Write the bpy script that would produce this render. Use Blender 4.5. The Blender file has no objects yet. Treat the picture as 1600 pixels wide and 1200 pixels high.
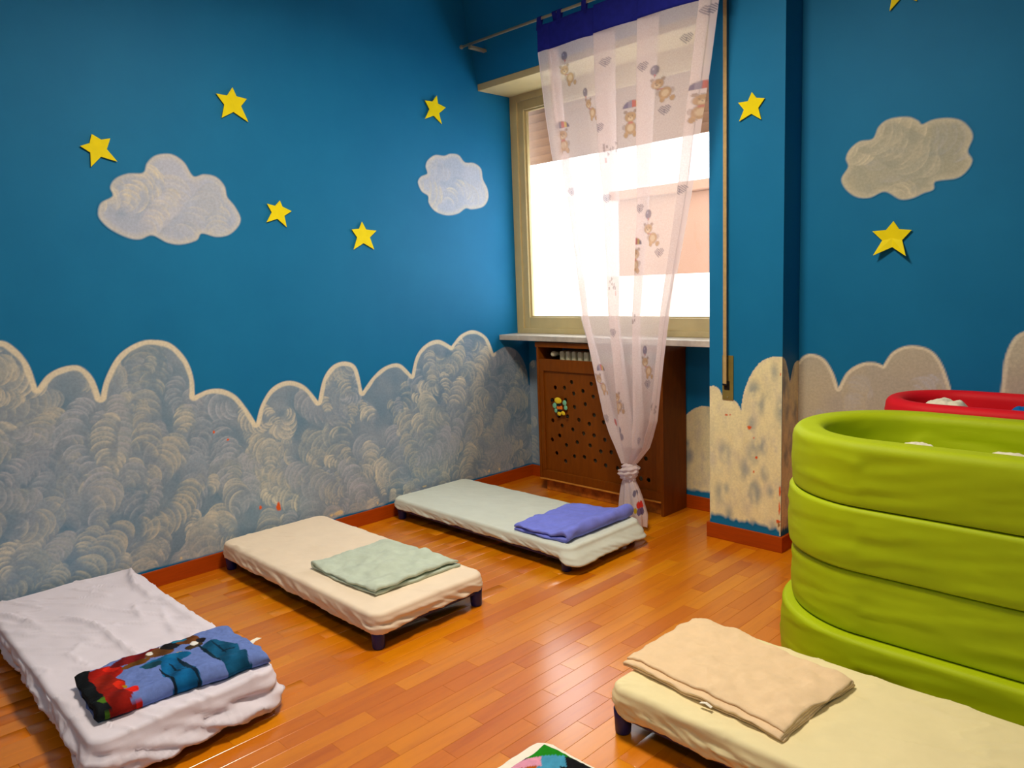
import bpy, bmesh, math, random
import numpy as np
from mathutils import Matrix, Vector, noise as mnoise

# ------------------------------------------------------------------ camera, world, lights, exposure
scene = bpy.context.scene
COL = scene.collection
FPX, YAW, PITCH, ROLL = 1171.9, 0.78805, 0.131503, -0.0373034
CAM = np.array([3.484, 0.0, 1.30])


def cam_axes(y, p, r):
    f = np.array([-math.sin(y) * math.cos(p), math.cos(y) * math.cos(p), -math.sin(p)])
    right = np.array([math.cos(y), math.sin(y), 0.0])
    up = np.cross(right, f)
    return np.array([math.cos(r) * right + math.sin(r) * up,
                     -(-math.sin(r) * right + math.cos(r) * up), f])


MC = cam_axes(YAW, PITCH, ROLL)
cam_data = bpy.data.cameras.new('camera')
cam_data.sensor_width = 36.0
cam_data.lens = 36.0 * FPX / 1600.0
cam_data.clip_start = 0.02
cam = bpy.data.objects.new('camera', cam_data)
COL.objects.link(cam)
mw = Matrix.Identity(4)
for i in range(3):
    mw[i][0] = MC[0][i]
    mw[i][1] = -MC[1][i]
    mw[i][2] = -MC[2][i]
    mw[i][3] = CAM[i]
cam.matrix_world = mw
scene.camera = cam

world = bpy.data.worlds.new('world')
scene.world = world
world.use_nodes = True
wbg = world.node_tree.nodes['Background']
wbg.inputs[0].default_value = (0.93, 0.97, 1.0, 1)
wbg.inputs[1].default_value = 5.0

scene.view_settings.view_transform = 'Standard'
scene.view_settings.look = 'None'
scene.view_settings.exposure = 0.0
scene.view_settings.gamma = 1.0
scene.view_settings.use_curve_mapping = False

LAMP_POS = (1.80, 1.60, 3.02)
LAMP_POWER = 63.0
LAMP2_POS = (3.6, -0.7, 3.02)
LAMP2_POWER = 26.0
LAMP_COLOR = (1.0, 0.89, 0.73)

rng = np.random.default_rng(7)
random.seed(7)

# ------------------------------------------------------------------ geometry helpers


def ray(x, y):
    return MC.T @ np.array([(x - 800) / FPX, (y - 600) / FPX, 1.0])


def on_z(p, z):
    d = ray(*p)
    return CAM + d * ((z - CAM[2]) / d[2])


def on_y(p, y):
    d = ray(*p)
    return CAM + d * ((y - CAM[1]) / d[1])


def on_x(p, x):
    d = ray(*p)
    return CAM + d * ((x - CAM[0]) / d[0])


def proj(P):
    v = (np.asarray(P, float) - CAM) @ MC.T
    return np.stack([800 + FPX * v[..., 0] / v[..., 2], 600 + FPX * v[..., 1] / v[..., 2]], -1)


def lin(r, g=None, b=None):
    if g is None:
        r, g, b = r
    o = []
    for c in (r, g, b):
        c = c / 255.0
        o.append(c / 12.92 if c <= 0.04045 else ((c + 0.055) / 1.055) ** 2.4)
    return tuple(o)


def np_mesh(name, verts, faces, smooth=False):
    """verts (n,3); faces (m,k) array or list of arrays"""
    me = bpy.data.meshes.new(name)
    verts = np.asarray(verts, np.float32)
    if isinstance(faces, np.ndarray):
        groups = [faces]
    else:
        groups = [np.asarray(f) for f in faces if len(f)]
    nl = sum(g.size for g in groups)
    nf = sum(len(g) for g in groups)
    me.vertices.add(len(verts))
    me.vertices.foreach_set('co', verts.ravel())
    me.loops.add(nl)
    me.loops.foreach_set('vertex_index', np.concatenate([g.ravel() for g in groups]).astype(np.int32))
    me.polygons.add(nf)
    tot = np.concatenate([np.full(len(g), g.shape[1]) for g in groups])
    st = np.concatenate([[0], np.cumsum(tot)[:-1]])
    me.polygons.foreach_set('loop_start', st.astype(np.int32))
    me.polygons.foreach_set('loop_total', tot.astype(np.int32))
    if smooth:
        me.polygons.foreach_set('use_smooth', np.ones(nf, bool))
    me.update(calc_edges=True)
    me.validate()
    return me


def set_paint(me, rgba, name='paint'):
    at = me.attributes.new(name, 'FLOAT_COLOR', 'POINT')
    at.data.foreach_set('color', np.asarray(rgba, np.float32).ravel())


def link(name, me, mat=None, parent=None):
    o = bpy.data.objects.new(name, me)
    COL.objects.link(o)
    if mat is not None and me is not None:
        if len(me.materials) == 0:
            me.materials.append(mat)
    if parent is not None:
        o.parent = parent
        o.matrix_parent_inverse = parent.matrix_world.inverted()
    return o


def empty(name, loc, label=None, cat=None, group=None):
    o = bpy.data.objects.new(name, None)
    COL.objects.link(o)
    o.location = loc
    o.empty_display_size = 0.05
    o.matrix_world = Matrix.Translation(loc)
    if label:
        tag(o, label, cat, group)
    return o


def tag(o, label, cat, group=None):
    o['label'] = label
    o['category'] = cat
    if group:
        o['group'] = group
    return o


def structure(o):
    o['kind'] = 'structure'
    return o


class MB:
    """collects boxes, prisms and tubes in one bmesh"""

    def __init__(self):
        self.bm = bmesh.new()

    def box(self, a, b, bevel=0.0):
        x0, y0, z0 = a
        x1, y1, z1 = b
        vs = [self.bm.verts.new(v) for v in
              [(x0, y0, z0), (x1, y0, z0), (x1, y1, z0), (x0, y1, z0),
               (x0, y0, z1), (x1, y0, z1), (x1, y1, z1), (x0, y1, z1)]]
        fs = [self.bm.faces.new([vs[i] for i in f]) for f in
              [(3, 2, 1, 0), (4, 5, 6, 7), (0, 1, 5, 4), (1, 2, 6, 5), (2, 3, 7, 6), (3, 0, 4, 7)]]
        if bevel > 0:
            es = set()
            for f in fs:
                es.update(f.edges)
            bmesh.ops.bevel(self.bm, geom=list(es), offset=bevel, segments=2, affect='EDGES', profile=0.6)
        return self

    def prism(self, pts, axis, a, b):
        """pts 2D polygon extruded along axis from a to b"""
        def mk(p, t):
            return {'x': (t, p[0], p[1]), 'y': (p[0], t, p[1]), 'z': (p[0], p[1], t)}[axis]
        v0 = [self.bm.verts.new(mk(p, a)) for p in pts]
        v1 = [self.bm.verts.new(mk(p, b)) for p in pts]
        n = len(pts)
        self.bm.faces.new(v0[::-1])
        self.bm.faces.new(v1)
        for i in range(n):
            self.bm.faces.new([v0[i], v0[(i + 1) % n], v1[(i + 1) % n], v1[i]])
        return self

    def tube(self, pts, rad, seg=14, caps=True):
        pts = [Vector(p) for p in pts]
        rads = rad if hasattr(rad, '__len__') else [rad] * len(pts)
        rings = []
        for i, p in enumerate(pts):
            t = (pts[min(i + 1, len(pts) - 1)] - pts[max(i - 1, 0)]).normalized()
            ref = Vector((0, 0, 1)) if abs(t.z) < 0.9 else Vector((1, 0, 0))
            u = t.cross(ref).normalized()
            w = t.cross(u).normalized()
            rings.append([self.bm.verts.new(p + (u * math.cos(2 * math.pi * k / seg) + w * math.sin(2 * math.pi * k / seg)) * rads[i])
                          for k in range(seg)])
        for i in range(len(rings) - 1):
            for k in range(seg):
                f = self.bm.faces.new([rings[i][k], rings[i][(k + 1) % seg], rings[i + 1][(k + 1) % seg], rings[i + 1][k]])
                f.smooth = True
        if caps:
            self.bm.faces.new(rings[0][::-1])
            self.bm.faces.new(rings[-1])
        return self

    def ellipsoid(self, c, r, seg=20, ring=12):
        ret = bmesh.ops.create_uvsphere(self.bm, u_segments=seg, v_segments=ring, radius=1.0)
        for v in ret['verts']:
            v.co = Vector((c[0] + v.co.x * r[0], c[1] + v.co.y * r[1], c[2] + v.co.z * r[2]))
            for f in v.link_faces:
                f.smooth = True
        return self

    def build(self, name, mat, parent=None):
        bmesh.ops.recalc_face_normals(self.bm, faces=self.bm.faces[:])
        me = bpy.data.meshes.new(name)
        self.bm.to_mesh(me)
        self.bm.free()
        return link(name, me, mat, parent)


def curve_plate(name, loops, depth, bevel, mat, parent=None, frame=None):
    """flat plate with holes from 2D loops (first outer, others holes); frame maps (a, b, c) to world"""
    cu = bpy.data.curves.new(name, 'CURVE')
    cu.dimensions = '2D'
    cu.fill_mode = 'BOTH'
    cu.extrude = depth / 2
    cu.bevel_depth = bevel
    cu.bevel_resolution = 1
    for lp in loops:
        sp = cu.splines.new('POLY')
        sp.points.add(len(lp) - 1)
        for i, p in enumerate(lp):
            sp.points[i].co = (p[0], p[1], 0, 1)
        sp.use_cyclic_u = True
    tmp = bpy.data.objects.new(name + '_tmp', cu)
    COL.objects.link(tmp)
    dg = bpy.context.evaluated_depsgraph_get()
    me = bpy.data.meshes.new_from_object(tmp.evaluated_get(dg))
    bpy.data.objects.remove(tmp)
    bpy.data.curves.remove(cu)
    me.name = name
    if frame is not None:
        me.transform(frame)
    me.materials.clear()
    return link(name, me, mat, parent)


# ------------------------------------------------------------------ materials


def new_mat(name):
    m = bpy.data.materials.new(name)
    m.use_nodes = True
    nt = m.node_tree
    return m, nt, nt.nodes['Principled BSDF'], nt.links


def mixcol(nt, fac, a, b, blend='MIX'):
    n = nt.nodes.new('ShaderNodeMix')
    n.data_type = 'RGBA'
    n.blend_type = blend
    for sock, val in ((n.inputs[0], fac), (n.inputs[6], a), (n.inputs[7], b)):
        if hasattr(val, 'is_linked') or hasattr(val, 'links'):
            nt.links.new(val, sock)
        elif isinstance(val, (int, float)):
            sock.default_value = val
        else:
            sock.default_value = (*val, 1)
    return n.outputs[2]


def noise_node(nt, scale, detail=3, rough=0.5, coord=None, stretch=None):
    n = nt.nodes.new('ShaderNodeTexNoise')
    n.inputs['Scale'].default_value = scale
    n.inputs['Detail'].default_value = detail
    n.inputs['Roughness'].default_value = rough
    if coord is None:
        g = nt.nodes.new('ShaderNodeNewGeometry')
        coord = g.outputs['Position']
    if stretch:
        mp = nt.nodes.new('ShaderNodeMapping')
        mp.inputs['Scale'].default_value = stretch
        nt.links.new(coord, mp.inputs[0])
        coord = mp.outputs[0]
    nt.links.new(coord, n.inputs['Vector'])
    return n.outputs['Fac']


def ramp(nt, fac, stops):
    n = nt.nodes.new('ShaderNodeValToRGB')
    el = n.color_ramp.elements
    while len(el) < len(stops):
        el.new(0.5)
    for e, (p, c) in zip(el, stops):
        e.position = p
        e.color = (*c, 1) if len(c) == 3 else c
    nt.links.new(fac, n.inputs[0])
    return n.outputs[0]


def bump(nt, height, strength, dist=0.002):
    b = nt.nodes.new('ShaderNodeBump')
    b.inputs['Strength'].default_value = strength
    b.inputs['Distance'].default_value = dist
    nt.links.new(height, b.inputs['Height'])
    return b.outputs[0]


def plain(name, col, rough=0.6, vary=0.12, scale=14, bmp=0.0, bscale=200, spec=0.3, stretch=None, metallic=0.0, sheen=0.0):
    m, nt, bs, L = new_mat(name)
    f = noise_node(nt, scale, 3, 0.55, stretch=stretch)
    lo = tuple(c * (1 - vary) for c in col)
    hi = tuple(min(1, c * (1 + vary)) for c in col)
    L.new(ramp(nt, f, [(0.3, lo), (0.7, hi)]), bs.inputs['Base Color'])
    bs.inputs['Roughness'].default_value = rough
    bs.inputs['Specular IOR Level'].default_value = spec
    bs.inputs['Metallic'].default_value = metallic
    if sheen:
        bs.inputs['Sheen Weight'].default_value = sheen
    if bmp:
        L.new(bump(nt, noise_node(nt, bscale, 2), bmp), bs.inputs['Normal'])
    return m


WALL_LO = lin(8, 111, 160)
WALL_HI = lin(14, 117, 166)


def wall_mat(name, painted):
    m, nt, bs, L = new_mat(name)
    f = noise_node(nt, 3.0, 4, 0.6)
    col = ramp(nt, f, [(0.3, WALL_LO), (0.7, WALL_HI)])
    if painted:
        at = nt.nodes.new('ShaderNodeAttribute')
        at.attribute_name = 'paint'
        fine = noise_node(nt, 90, 2, 0.6)
        tint = ramp(nt, fine, [(0.3, (0.90, 0.90, 0.90)), (0.7, (1.06, 1.06, 1.06))])
        pc = mixcol(nt, 1.0, at.outputs['Color'], tint, 'MULTIPLY')
        col = mixcol(nt, at.outputs['Alpha'], col, pc)
    L.new(col, bs.inputs['Base Color'])
    bs.inputs['Roughness'].default_value = 0.62
    bs.inputs['Specular IOR Level'].default_value = 0.22
    L.new(bump(nt, noise_node(nt, 55, 3), 0.12, 0.002), bs.inputs['Normal'])
    return m


M_WALL = wall_mat('blue_wall_paint', False)
M_MURAL = wall_mat('mural_paint', True)
M_CEIL = plain('ceiling_white', lin(225, 220, 208), 0.8, 0.03, 4)
M_SKIRT = plain('skirting_wood', lin(168, 66, 0), 0.45, 0.12, 9, stretch=(1, 1, 14), spec=0.25)
M_STAR = plain('yellow_foam', lin(240, 220, 0), 0.65, 0.04, 20, spec=0.2)
M_FRAME = plain('window_cream_paint', lin(206, 186, 132), 0.45, 0.06, 8, spec=0.4)
M_SILL = plain('grey_marble', lin(196, 186, 170), 0.35, 0.18, 18, spec=0.5)
M_SHUTTER = plain('shutter_slat', lin(172, 128, 98), 0.6, 0.06, 8)
def shutter_mat():
    m, nt, bs, L = new_mat('shutter_pvc')
    f = noise_node(nt, 8, 2)
    c = ramp(nt, f, [(0.3, lin(188, 146, 116)), (0.7, lin(200, 158, 126))])
    L.new(c, bs.inputs['Base Color'])
    bs.inputs['Roughness'].default_value = 0.6
    tl = nt.nodes.new('ShaderNodeBsdfTranslucent')
    L.new(c, tl.inputs[0])
    mx = nt.nodes.new('ShaderNodeMixShader')
    mx.inputs[0].default_value = 0.10
    L.new(bs.outputs[0], mx.inputs[1])
    L.new(tl.outputs[0], mx.inputs[2])
    L.new(mx.outputs[0], nt.nodes['Material Output'].inputs[0])
    return m


M_SHUTTER = shutter_mat()
M_RAD_COVER = plain('cover_wood', lin(124, 62, 0), 0.55, 0.12, 8, stretch=(6, 6, 1), spec=0.2)
M_RAD_HIGHLIGHT = plain('cover_wood_highlight', lin(196, 128, 48), 0.45, 0.15, 20, spec=0.4)  # paler copy of the cover wood, its highlight put into the colour
M_PLINTH = plain('worn_plinth', lin(168, 96, 26), 0.5, 0.45, 22)
M_RADIATOR = plain('radiator_enamel', lin(212, 204, 166), 0.4, 0.05, 8, spec=0.5)
M_BLUE_PLASTIC = plain('navy_plastic', lin(30, 32, 96), 0.45, 0.08, 30, spec=0.4)
M_STRAP = plain('strap_webbing', lin(186, 158, 104), 0.8, 0.1, 60)
M_PLATE = plain('brass_plate', lin(128, 112, 52), 0.45, 0.12, 20, spec=0.4)
M_DARK = plain('dark_slot', lin(26, 22, 16), 0.7, 0.1, 20)
M_ROD = plain('rod_metal', lin(150, 140, 112), 0.4, 0.08, 20, spec=0.5)
M_BAND = plain('royal_blue_cotton', lin(32, 38, 132), 0.85, 0.1, 30, 0.15, 400, 0.1)
M_GREEN = plain('lime_cover', lin(168, 186, 0), 0.62, 0.05, 6, 0.06, 300, 0.25)
M_RED = plain('red_cover', lin(214, 14, 30), 0.62, 0.05, 6, 0.06, 300, 0.25)
M_WHITE_CLOTH = plain('white_cotton', lin(236, 230, 205), 0.85, 0.05, 12, 0.1, 300, 0.1)
M_TEAL_CLOTH = plain('blue_cotton', lin(14, 106, 176), 0.85, 0.08, 12, 0.1, 300, 0.1)
M_FACADE = plain('pink_facade', lin(140, 106, 86), 0.9, 0.06, 0.6)
M_TAG = plain('white_label', lin(238, 230, 214), 0.7, 0.03, 30)


def cloth(name, col, vary=0.06, fuzz=0.25, scale=10):
    m, nt, bs, L = new_mat(name)
    f = noise_node(nt, scale, 4, 0.6)
    lo = tuple(c * (1 - vary) for c in col)
    hi = tuple(min(1, c * (1 + vary)) for c in col)
    L.new(ramp(nt, f, [(0.3, lo), (0.7, hi)]), bs.inputs['Base Color'])
    bs.inputs['Roughness'].default_value = 0.9
    bs.inputs['Specular IOR Level'].default_value = 0.1
    bs.inputs['Sheen Weight'].default_value = fuzz * 0.4
    L.new(bump(nt, noise_node(nt, 260, 3, 0.7), fuzz, 0.003), bs.inputs['Normal'])
    return m


def painted_cloth(name, fuzz=0.2):
    m, nt, bs, L = new_mat(name)
    at = nt.nodes.new('ShaderNodeAttribute')
    at.attribute_name = 'paint'
    f = noise_node(nt, 60, 3, 0.6)
    t = ramp(nt, f, [(0.3, (0.86, 0.86, 0.86)), (0.7, (1.08, 1.08, 1.08))])
    L.new(mixcol(nt, 1.0, at.outputs['Color'], t, 'MULTIPLY'), bs.inputs['Base Color'])
    bs.inputs['Roughness'].default_value = 0.9
    bs.inputs['Specular IOR Level'].default_value = 0.1
    L.new(bump(nt, noise_node(nt, 260, 3, 0.7), fuzz, 0.003), bs.inputs['Normal'])
    return m


def floor_mat(w, Lp):
    m, nt, bs, L = new_mat('parquet_laminate')
    g = nt.nodes.new('ShaderNodeNewGeometry')
    sx = nt.nodes.new('ShaderNodeSeparateXYZ')
    L.new(g.outputs['Position'], sx.inputs[0])

    def mth(op, a, b=None):
        n = nt.nodes.new('ShaderNodeMath')
        n.operation = op
        for s, v in ((0, a), (1, b)):
            if v is None:
                continue
            if isinstance(v, (int, float)):
                n.inputs[s].default_value = v
            else:
                L.new(v, n.inputs[s])
        return n.outputs[0]
    row = mth('FLOOR', mth('DIVIDE', sx.outputs['X'], w))
    off = mth('MULTIPLY', mth('FRACT', mth('MULTIPLY', row, 0.381966)), Lp)
    idx = mth('FLOOR', mth('DIVIDE', mth('ADD', sx.outputs['Y'], off), Lp))
    cb = nt.nodes.new('ShaderNodeCombineXYZ')
    L.new(row, cb.inputs[0])
    L.new(idx, cb.inputs[1])
    wn = nt.nodes.new('ShaderNodeTexWhiteNoise')
    wn.noise_dimensions = '3D'
    L.new(cb.outputs[0], wn.inputs['Vector'])
    tone = wn.outputs['Value']
    # grain along y, shifted plank by plank
    cb2 = nt.nodes.new('ShaderNodeCombineXYZ')
    L.new(mth('ADD', mth('MULTIPLY', sx.outputs['X'], 26.0), mth('MULTIPLY', tone, 50.0)), cb2.inputs[0])
    L.new(mth('ADD', mth('MULTIPLY', sx.outputs['Y'], 2.6), mth('MULTIPLY', tone, 31.0)), cb2.inputs[1])
    gr = noise_node(nt, 1.0, 5, 0.62, coord=cb2.outputs[0])
    base = ramp(nt, tone, [(0.0, lin(198, 106, 0)), (0.35, lin(208, 116, 0)), (0.7, lin(216, 128, 0)), (1.0, lin(224, 140, 8))])
    grain = ramp(nt, gr, [(0.30, (0.84, 0.76, 0.66)), (0.52, (1.0, 1.0, 1.0)), (0.75, (1.05, 1.06, 1.05))])
    L.new(mixcol(nt, 0.85, base, grain, 'MULTIPLY'), bs.inputs['Base Color'])
    bs.inputs['Roughness'].default_value = 0.42
    bs.inputs['Coat Weight'].default_value = 1.0
    bs.inputs['Coat Roughness'].default_value = 0.19
    bs.inputs['Coat IOR'].default_value = 1.6
    bs.inputs['Specular IOR Level'].default_value = 0.2
    L.new(bump(nt, gr, 0.05, 0.002), bs.inputs['Normal'])
    return m


PW, PL = 0.066, 0.42
M_FLOOR = floor_mat(PW, PL)
M_GROUT = plain('plank_joint', lin(112, 52, 10), 0.7, 0.1, 20)

# ------------------------------------------------------------------ room shell
X1, Y0, ZC = 4.7, -1.9, 3.1          # right side, rear, ceiling
YN, YW, YP, YR = 3.635, 3.535, 3.279, 3.447   # niche wall, window plane, pillar front, right wall
PX0, PX1 = 1.571, 1.944
YB = 3.80                             # outer face

floor = structure(MB().box((-0.12, Y0 - 0.1, -0.12), (X1 + 0.1, YB, -0.004)).build('floor', M_GROUT))
structure(MB().box((-0.12, Y0 - 0.1, ZC), (X1 + 0.1, YB, ZC + 0.1)).build('ceiling', M_CEIL))
wall_left = MB().box((-0.12, Y0 - 0.1, -0.1), (0, YB, 0.94))
wall_left.box((-0.12, Y0 - 0.1, 0.94), (0, YW + 0.075, 2.517)).box((-0.12, Y0 - 0.1, 2.517), (0, YB, ZC))
wall_left = structure(wall_left.build('wall_left', M_WALL))
structure(MB().box((0, Y0 - 0.1, -0.1), (X1, Y0, ZC)).build('wall_rear', M_WALL))
structure(MB().box((X1, Y0 - 0.1, -0.1), (X1 + 0.1, YB, ZC)).build('wall_side', M_WALL))
wall_right = structure(MB().box((PX1, YR, -0.1), (X1, YB, ZC)).build('wall_right', M_WALL))
wall_pillar = structure(MB().box((PX0, YP, -0.1), (PX1, YB, ZC)).build('wall_pillar', M_WALL))
wall_back = MB().box((0, YN, -0.1), (PX0, YB, 0.94))
# roller shutter housing above the window, its face leaning a little into the room
wall_back.prism([(3.262, 2.517), (3.165, 2.985), (3.142, ZC), (YB, ZC), (YB, 2.517)], 'x', 0, PX0)
wall_back = structure(wall_back.build('wall_back', M_WALL))

# floor planks: the ones that show largest are objects, the others one part
plank_me = bpy.data.meshes.new('plank')
bm = bmesh.new()
h0, tb = 0.5, 0.02
vs = []
for (px, py, pz) in [(-.5, -.5, -1), (.5, -.5, -1), (.5, .5, -1), (-.5, .5, -1),
                     (-.5, -.5, -.12), (.5, -.5, -.12), (.5, .5, -.12), (-.5, .5, -.12),
                     (-.488, -.498, 0), (.488, -.498, 0), (.488, .498, 0), (-.488, .498, 0)]:
    vs.append(bm.verts.new((px, py, pz)))
for f in [(0, 1, 5, 4), (1, 2, 6, 5), (2, 3, 7, 6), (3, 0, 4, 7), (4, 5, 9, 8), (5, 6, 10, 9), (6, 7, 11, 10), (7, 4, 8, 11), (8, 9, 10, 11)]:
    bm.faces.new([vs[i] for i in f])
bm.to_mesh(plank_me)
bm.free()
plank_me.materials.append(M_FLOOR)
base_v = np.array([v.co[:] for v in plank_me.vertices])
base_f = [list(p.vertices) for p in plank_me.polygons]
BEDS_RECT = [(0.03, 1.36, 0.5, 1.0), (0.04, 1.28, 1.46, 1.95), (0.04, 1.36, 2.46, 2.96), (2.24, 3.5, 1.65, 2.12),
             (2.3, 3.55, 0.75, 1.26), (2.4, 3.5, 2.3, 3.4)]
planks = []
for r in range(0, int(X1 / PW) + 1):
    xa, xb = r * PW, min((r + 1) * PW, X1)
    off = ((r * 0.381966) % 1.0) * PL
    k0 = int(math.floor((Y0 + off) / PL))
    k1 = int(math.floor((YN + off) / PL))
    for k in range(k0, k1 + 1):
        ya, yb = max(k * PL - off, Y0), min((k + 1) * PL - off, YN)
        ylim = YN if xa < PX0 - 0.01 else YR
        yb = min(yb, ylim)
        if yb - ya < 0.01 or xb - xa < 0.01:
            continue
        planks.append((xa, xb, ya, yb))
scored = []
for i, (xa, xb, ya, yb) in enumerate(planks):
    c = np.array([(xa + xb) / 2, (ya + yb) / 2, 0.0])
    v = MC @ (c - CAM)
    s = 0.0
    if v[2] > 0.3:
        q = proj(c)
        inside = any(b[0] < c[0] < b[1] and b[2] < c[1] < b[3] for b in BEDS_RECT)
        if -60 < q[0] < 1660 and 0 < q[1] < 1260 and not inside:
            qs = proj(np.array([[xa, ya, 0], [xb, ya, 0], [xb, yb, 0], [xa, yb, 0]]))
            s = abs(sum(qs[j][0] * qs[(j + 1) % 4][1] - qs[(j + 1) % 4][0] * qs[j][1] for j in range(4)))
    scored.append((s, i))
scored.sort(reverse=True)
own = set(i for s, i in scored[:300] if s > 0)
rest_v, rest_f = [], []
G = 0.0004
for i, (xa, xb, ya, yb) in enumerate(planks):
    cx, cy, sx_, sy_ = (xa + xb) / 2, (ya + yb) / 2, xb - xa - G, yb - ya - G
    if i in own:
        o = bpy.data.objects.new('plank', plank_me)
        COL.objects.link(o)
        o.location = (cx, cy, 0)
        o.scale = (sx_, sy_, 0.004)
        o.parent = floor
    else:
        n0 = len(rest_v) * 12
        rest_v.append(base_v * np.array([sx_, sy_, 0.004]) + np.array([cx, cy, 0]))
        rest_f.extend([[a + n0 for a in f] for f in base_f])
rest = link('plank_field', np_mesh('plank_field', np.concatenate(rest_v), np.array(rest_f)), M_FLOOR, floor)
rest['kind'] = 'stuff'

# skirting boards
BH, BT = 0.076, 0.012
structure(MB().box((0, Y0, 0), (BT, YN, BH), 0.002).build('baseboard_left', M_SKIRT))
structure(MB().box((BT, YN - BT, 0), (PX0 - BT, YN, BH), 0.002).build('baseboard_back', M_SKIRT))
pb = structure(MB().box((PX0 - BT, YP - BT, 0), (PX1 + BT, YP, BH), 0.002).build('baseboard_pillar', M_SKIRT))
MB().box((PX1, YP, 0), (PX1 + BT, YR, BH), 0.002).build('return_board', M_SKIRT, pb)
MB().box((PX0 - BT, YP, 0), (PX0, YN, BH), 0.002).build('return_board', M_SKIRT, pb)
structure(MB().box((PX1 + BT, YR - BT, 0), (X1, YR, BH), 0.002).build('baseboard_right', M_SKIRT))

# ------------------------------------------------------------------ lamps of the room


def ceiling_lamp(pos, power, label, size=(0.5, 0.5)):
    t = empty('ceiling_lamp', (pos[0], pos[1], ZC), label, 'lamp')
    mb = MB()
    a, b = size[0] / 2, size[1] / 2
    mb.box((pos[0] - a - .03, pos[1] - b - .03, ZC - 0.05), (pos[0] + a + .03, pos[1] + b + .03, ZC), 0.006)
    mb.build('housing', M_TAG, t)
    m, nt, bs, L = new_mat('lamp_diffuser')
    bs.inputs['Base Color'].default_value = (0.9, 0.88, 0.8, 1)
    bs.inputs['Emission Color'].default_value = (*LAMP_COLOR, 1)
    bs.inputs['Emission Strength'].default_value = 3.0
    MB().box((pos[0] - a, pos[1] - b, ZC - 0.065), (pos[0] + a, pos[1] + b, ZC - 0.05), 0.004).build('diffuser', m, t)
    ld = bpy.data.lights.new('lamp_light', 'AREA')
    ld.shape = 'RECTANGLE'
    ld.size, ld.size_y = size
    ld.energy = power
    ld.color = LAMP_COLOR
    ld.spread = math.radians(162)
    lo = bpy.data.objects.new('lamp_light', ld)
    COL.objects.link(lo)
    lo.location = (pos[0], pos[1], ZC - 0.075)
    lo.parent = t
    lo.matrix_parent_inverse = t.matrix_world.inverted()
    return t


ceiling_lamp(LAMP_POS, LAMP_POWER, 'square white ceiling lamp above the middle of the room')
ceiling_lamp(LAMP2_POS, LAMP2_POWER, 'square white ceiling lamp behind the viewer')

# ------------------------------------------------------------------ window
win = structure(empty('window_1', (0.78, YW, 0.983)))
WX0, WX1, WZ0, WZ1 = 0.0, PX0, 0.983, 2.478


def frame_ring(mb, x0, x1, z0, z1, wl, wr, wb, wt, y0, y1, bev):
    mb.box((x0, y0, z0), (x0 + wl, y1, z1), bev)
    mb.box((x1 - wr, y0, z0), (x1, y1, z1), bev)
    mb.box((x0 + wl, y0, z0), (x1 - wr, y1, z0 + wb), bev)
    mb.box((x0 + wl, y0, z1 - wt), (x1 - wr, y1, z1), bev)


mb = MB()
frame_ring(mb, WX0, WX1, WZ0, WZ1 + 0.02, 0.058, 0.058, 0.032, 0.06, YW, YW + 0.07, 0.003)
mb.build('frame', M_FRAME, win)
mb = MB()
frame_ring(mb, 0.05, WX1 - 0.05, 1.006, 2.45, 0.056, 0.056, 0.080, 0.066, YW + 0.012, YW + 0.055, 0.006)
sash = mb.build('sash', M_FRAME, win)
mb = MB()
frame_ring(mb, 0.104, WX1 - 0.104, 1.084, 2.386, 0.014, 0.014, 0.010, 0.012, YW + 0.026, YW + 0.05, 0.003)
mb.build('glazing_bead', M_FRAME, sash)
mg, nt, bs, L = new_mat('window_glass')
nt.nodes.remove(bs)
tr = nt.nodes.new('ShaderNodeBsdfTransparent')
gl = nt.nodes.new('ShaderNodeBsdfGlossy')
gl.inputs['Roughness'].default_value = 0.03
lw = nt.nodes.new('ShaderNodeLayerWeight')
pw = nt.nodes.new('ShaderNodeMath')
pw.operation = 'POWER'
L.new(lw.outputs['Facing'], pw.inputs[0])
pw.inputs[1].default_value = 4.0
fr = nt.nodes.new('ShaderNodeMath')
fr.operation = 'MULTIPLY_ADD'
L.new(pw.outputs[0], fr.inputs[0])
fr.inputs[1].default_value = 0.6
fr.inputs[2].default_value = 0.03
mx = nt.nodes.new('ShaderNodeMixShader')
L.new(fr.outputs[0], mx.inputs[0])
L.new(tr.outputs[0], mx.inputs[1])
L.new(gl.outputs[0], mx.inputs[2])
L.new(mx.outputs[0], nt.nodes['Material Output'].inputs[0])
MB().box((0.112, YW + 0.036, 1.09), (WX1 - 0.112, YW + 0.040, 2.38)).build('pane', mg, sash)
MB().box((0.0, 3.365, 0.950), (PX0, YW + 0.12, 0.983), 0.004).build('window_sill', M_SILL, win)
MB().box((0.0, 3.265, 2.478), (PX0, YW + 0.09, 2.517), 0.003).build('shutter_box_board', M_FRAME, win)
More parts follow.
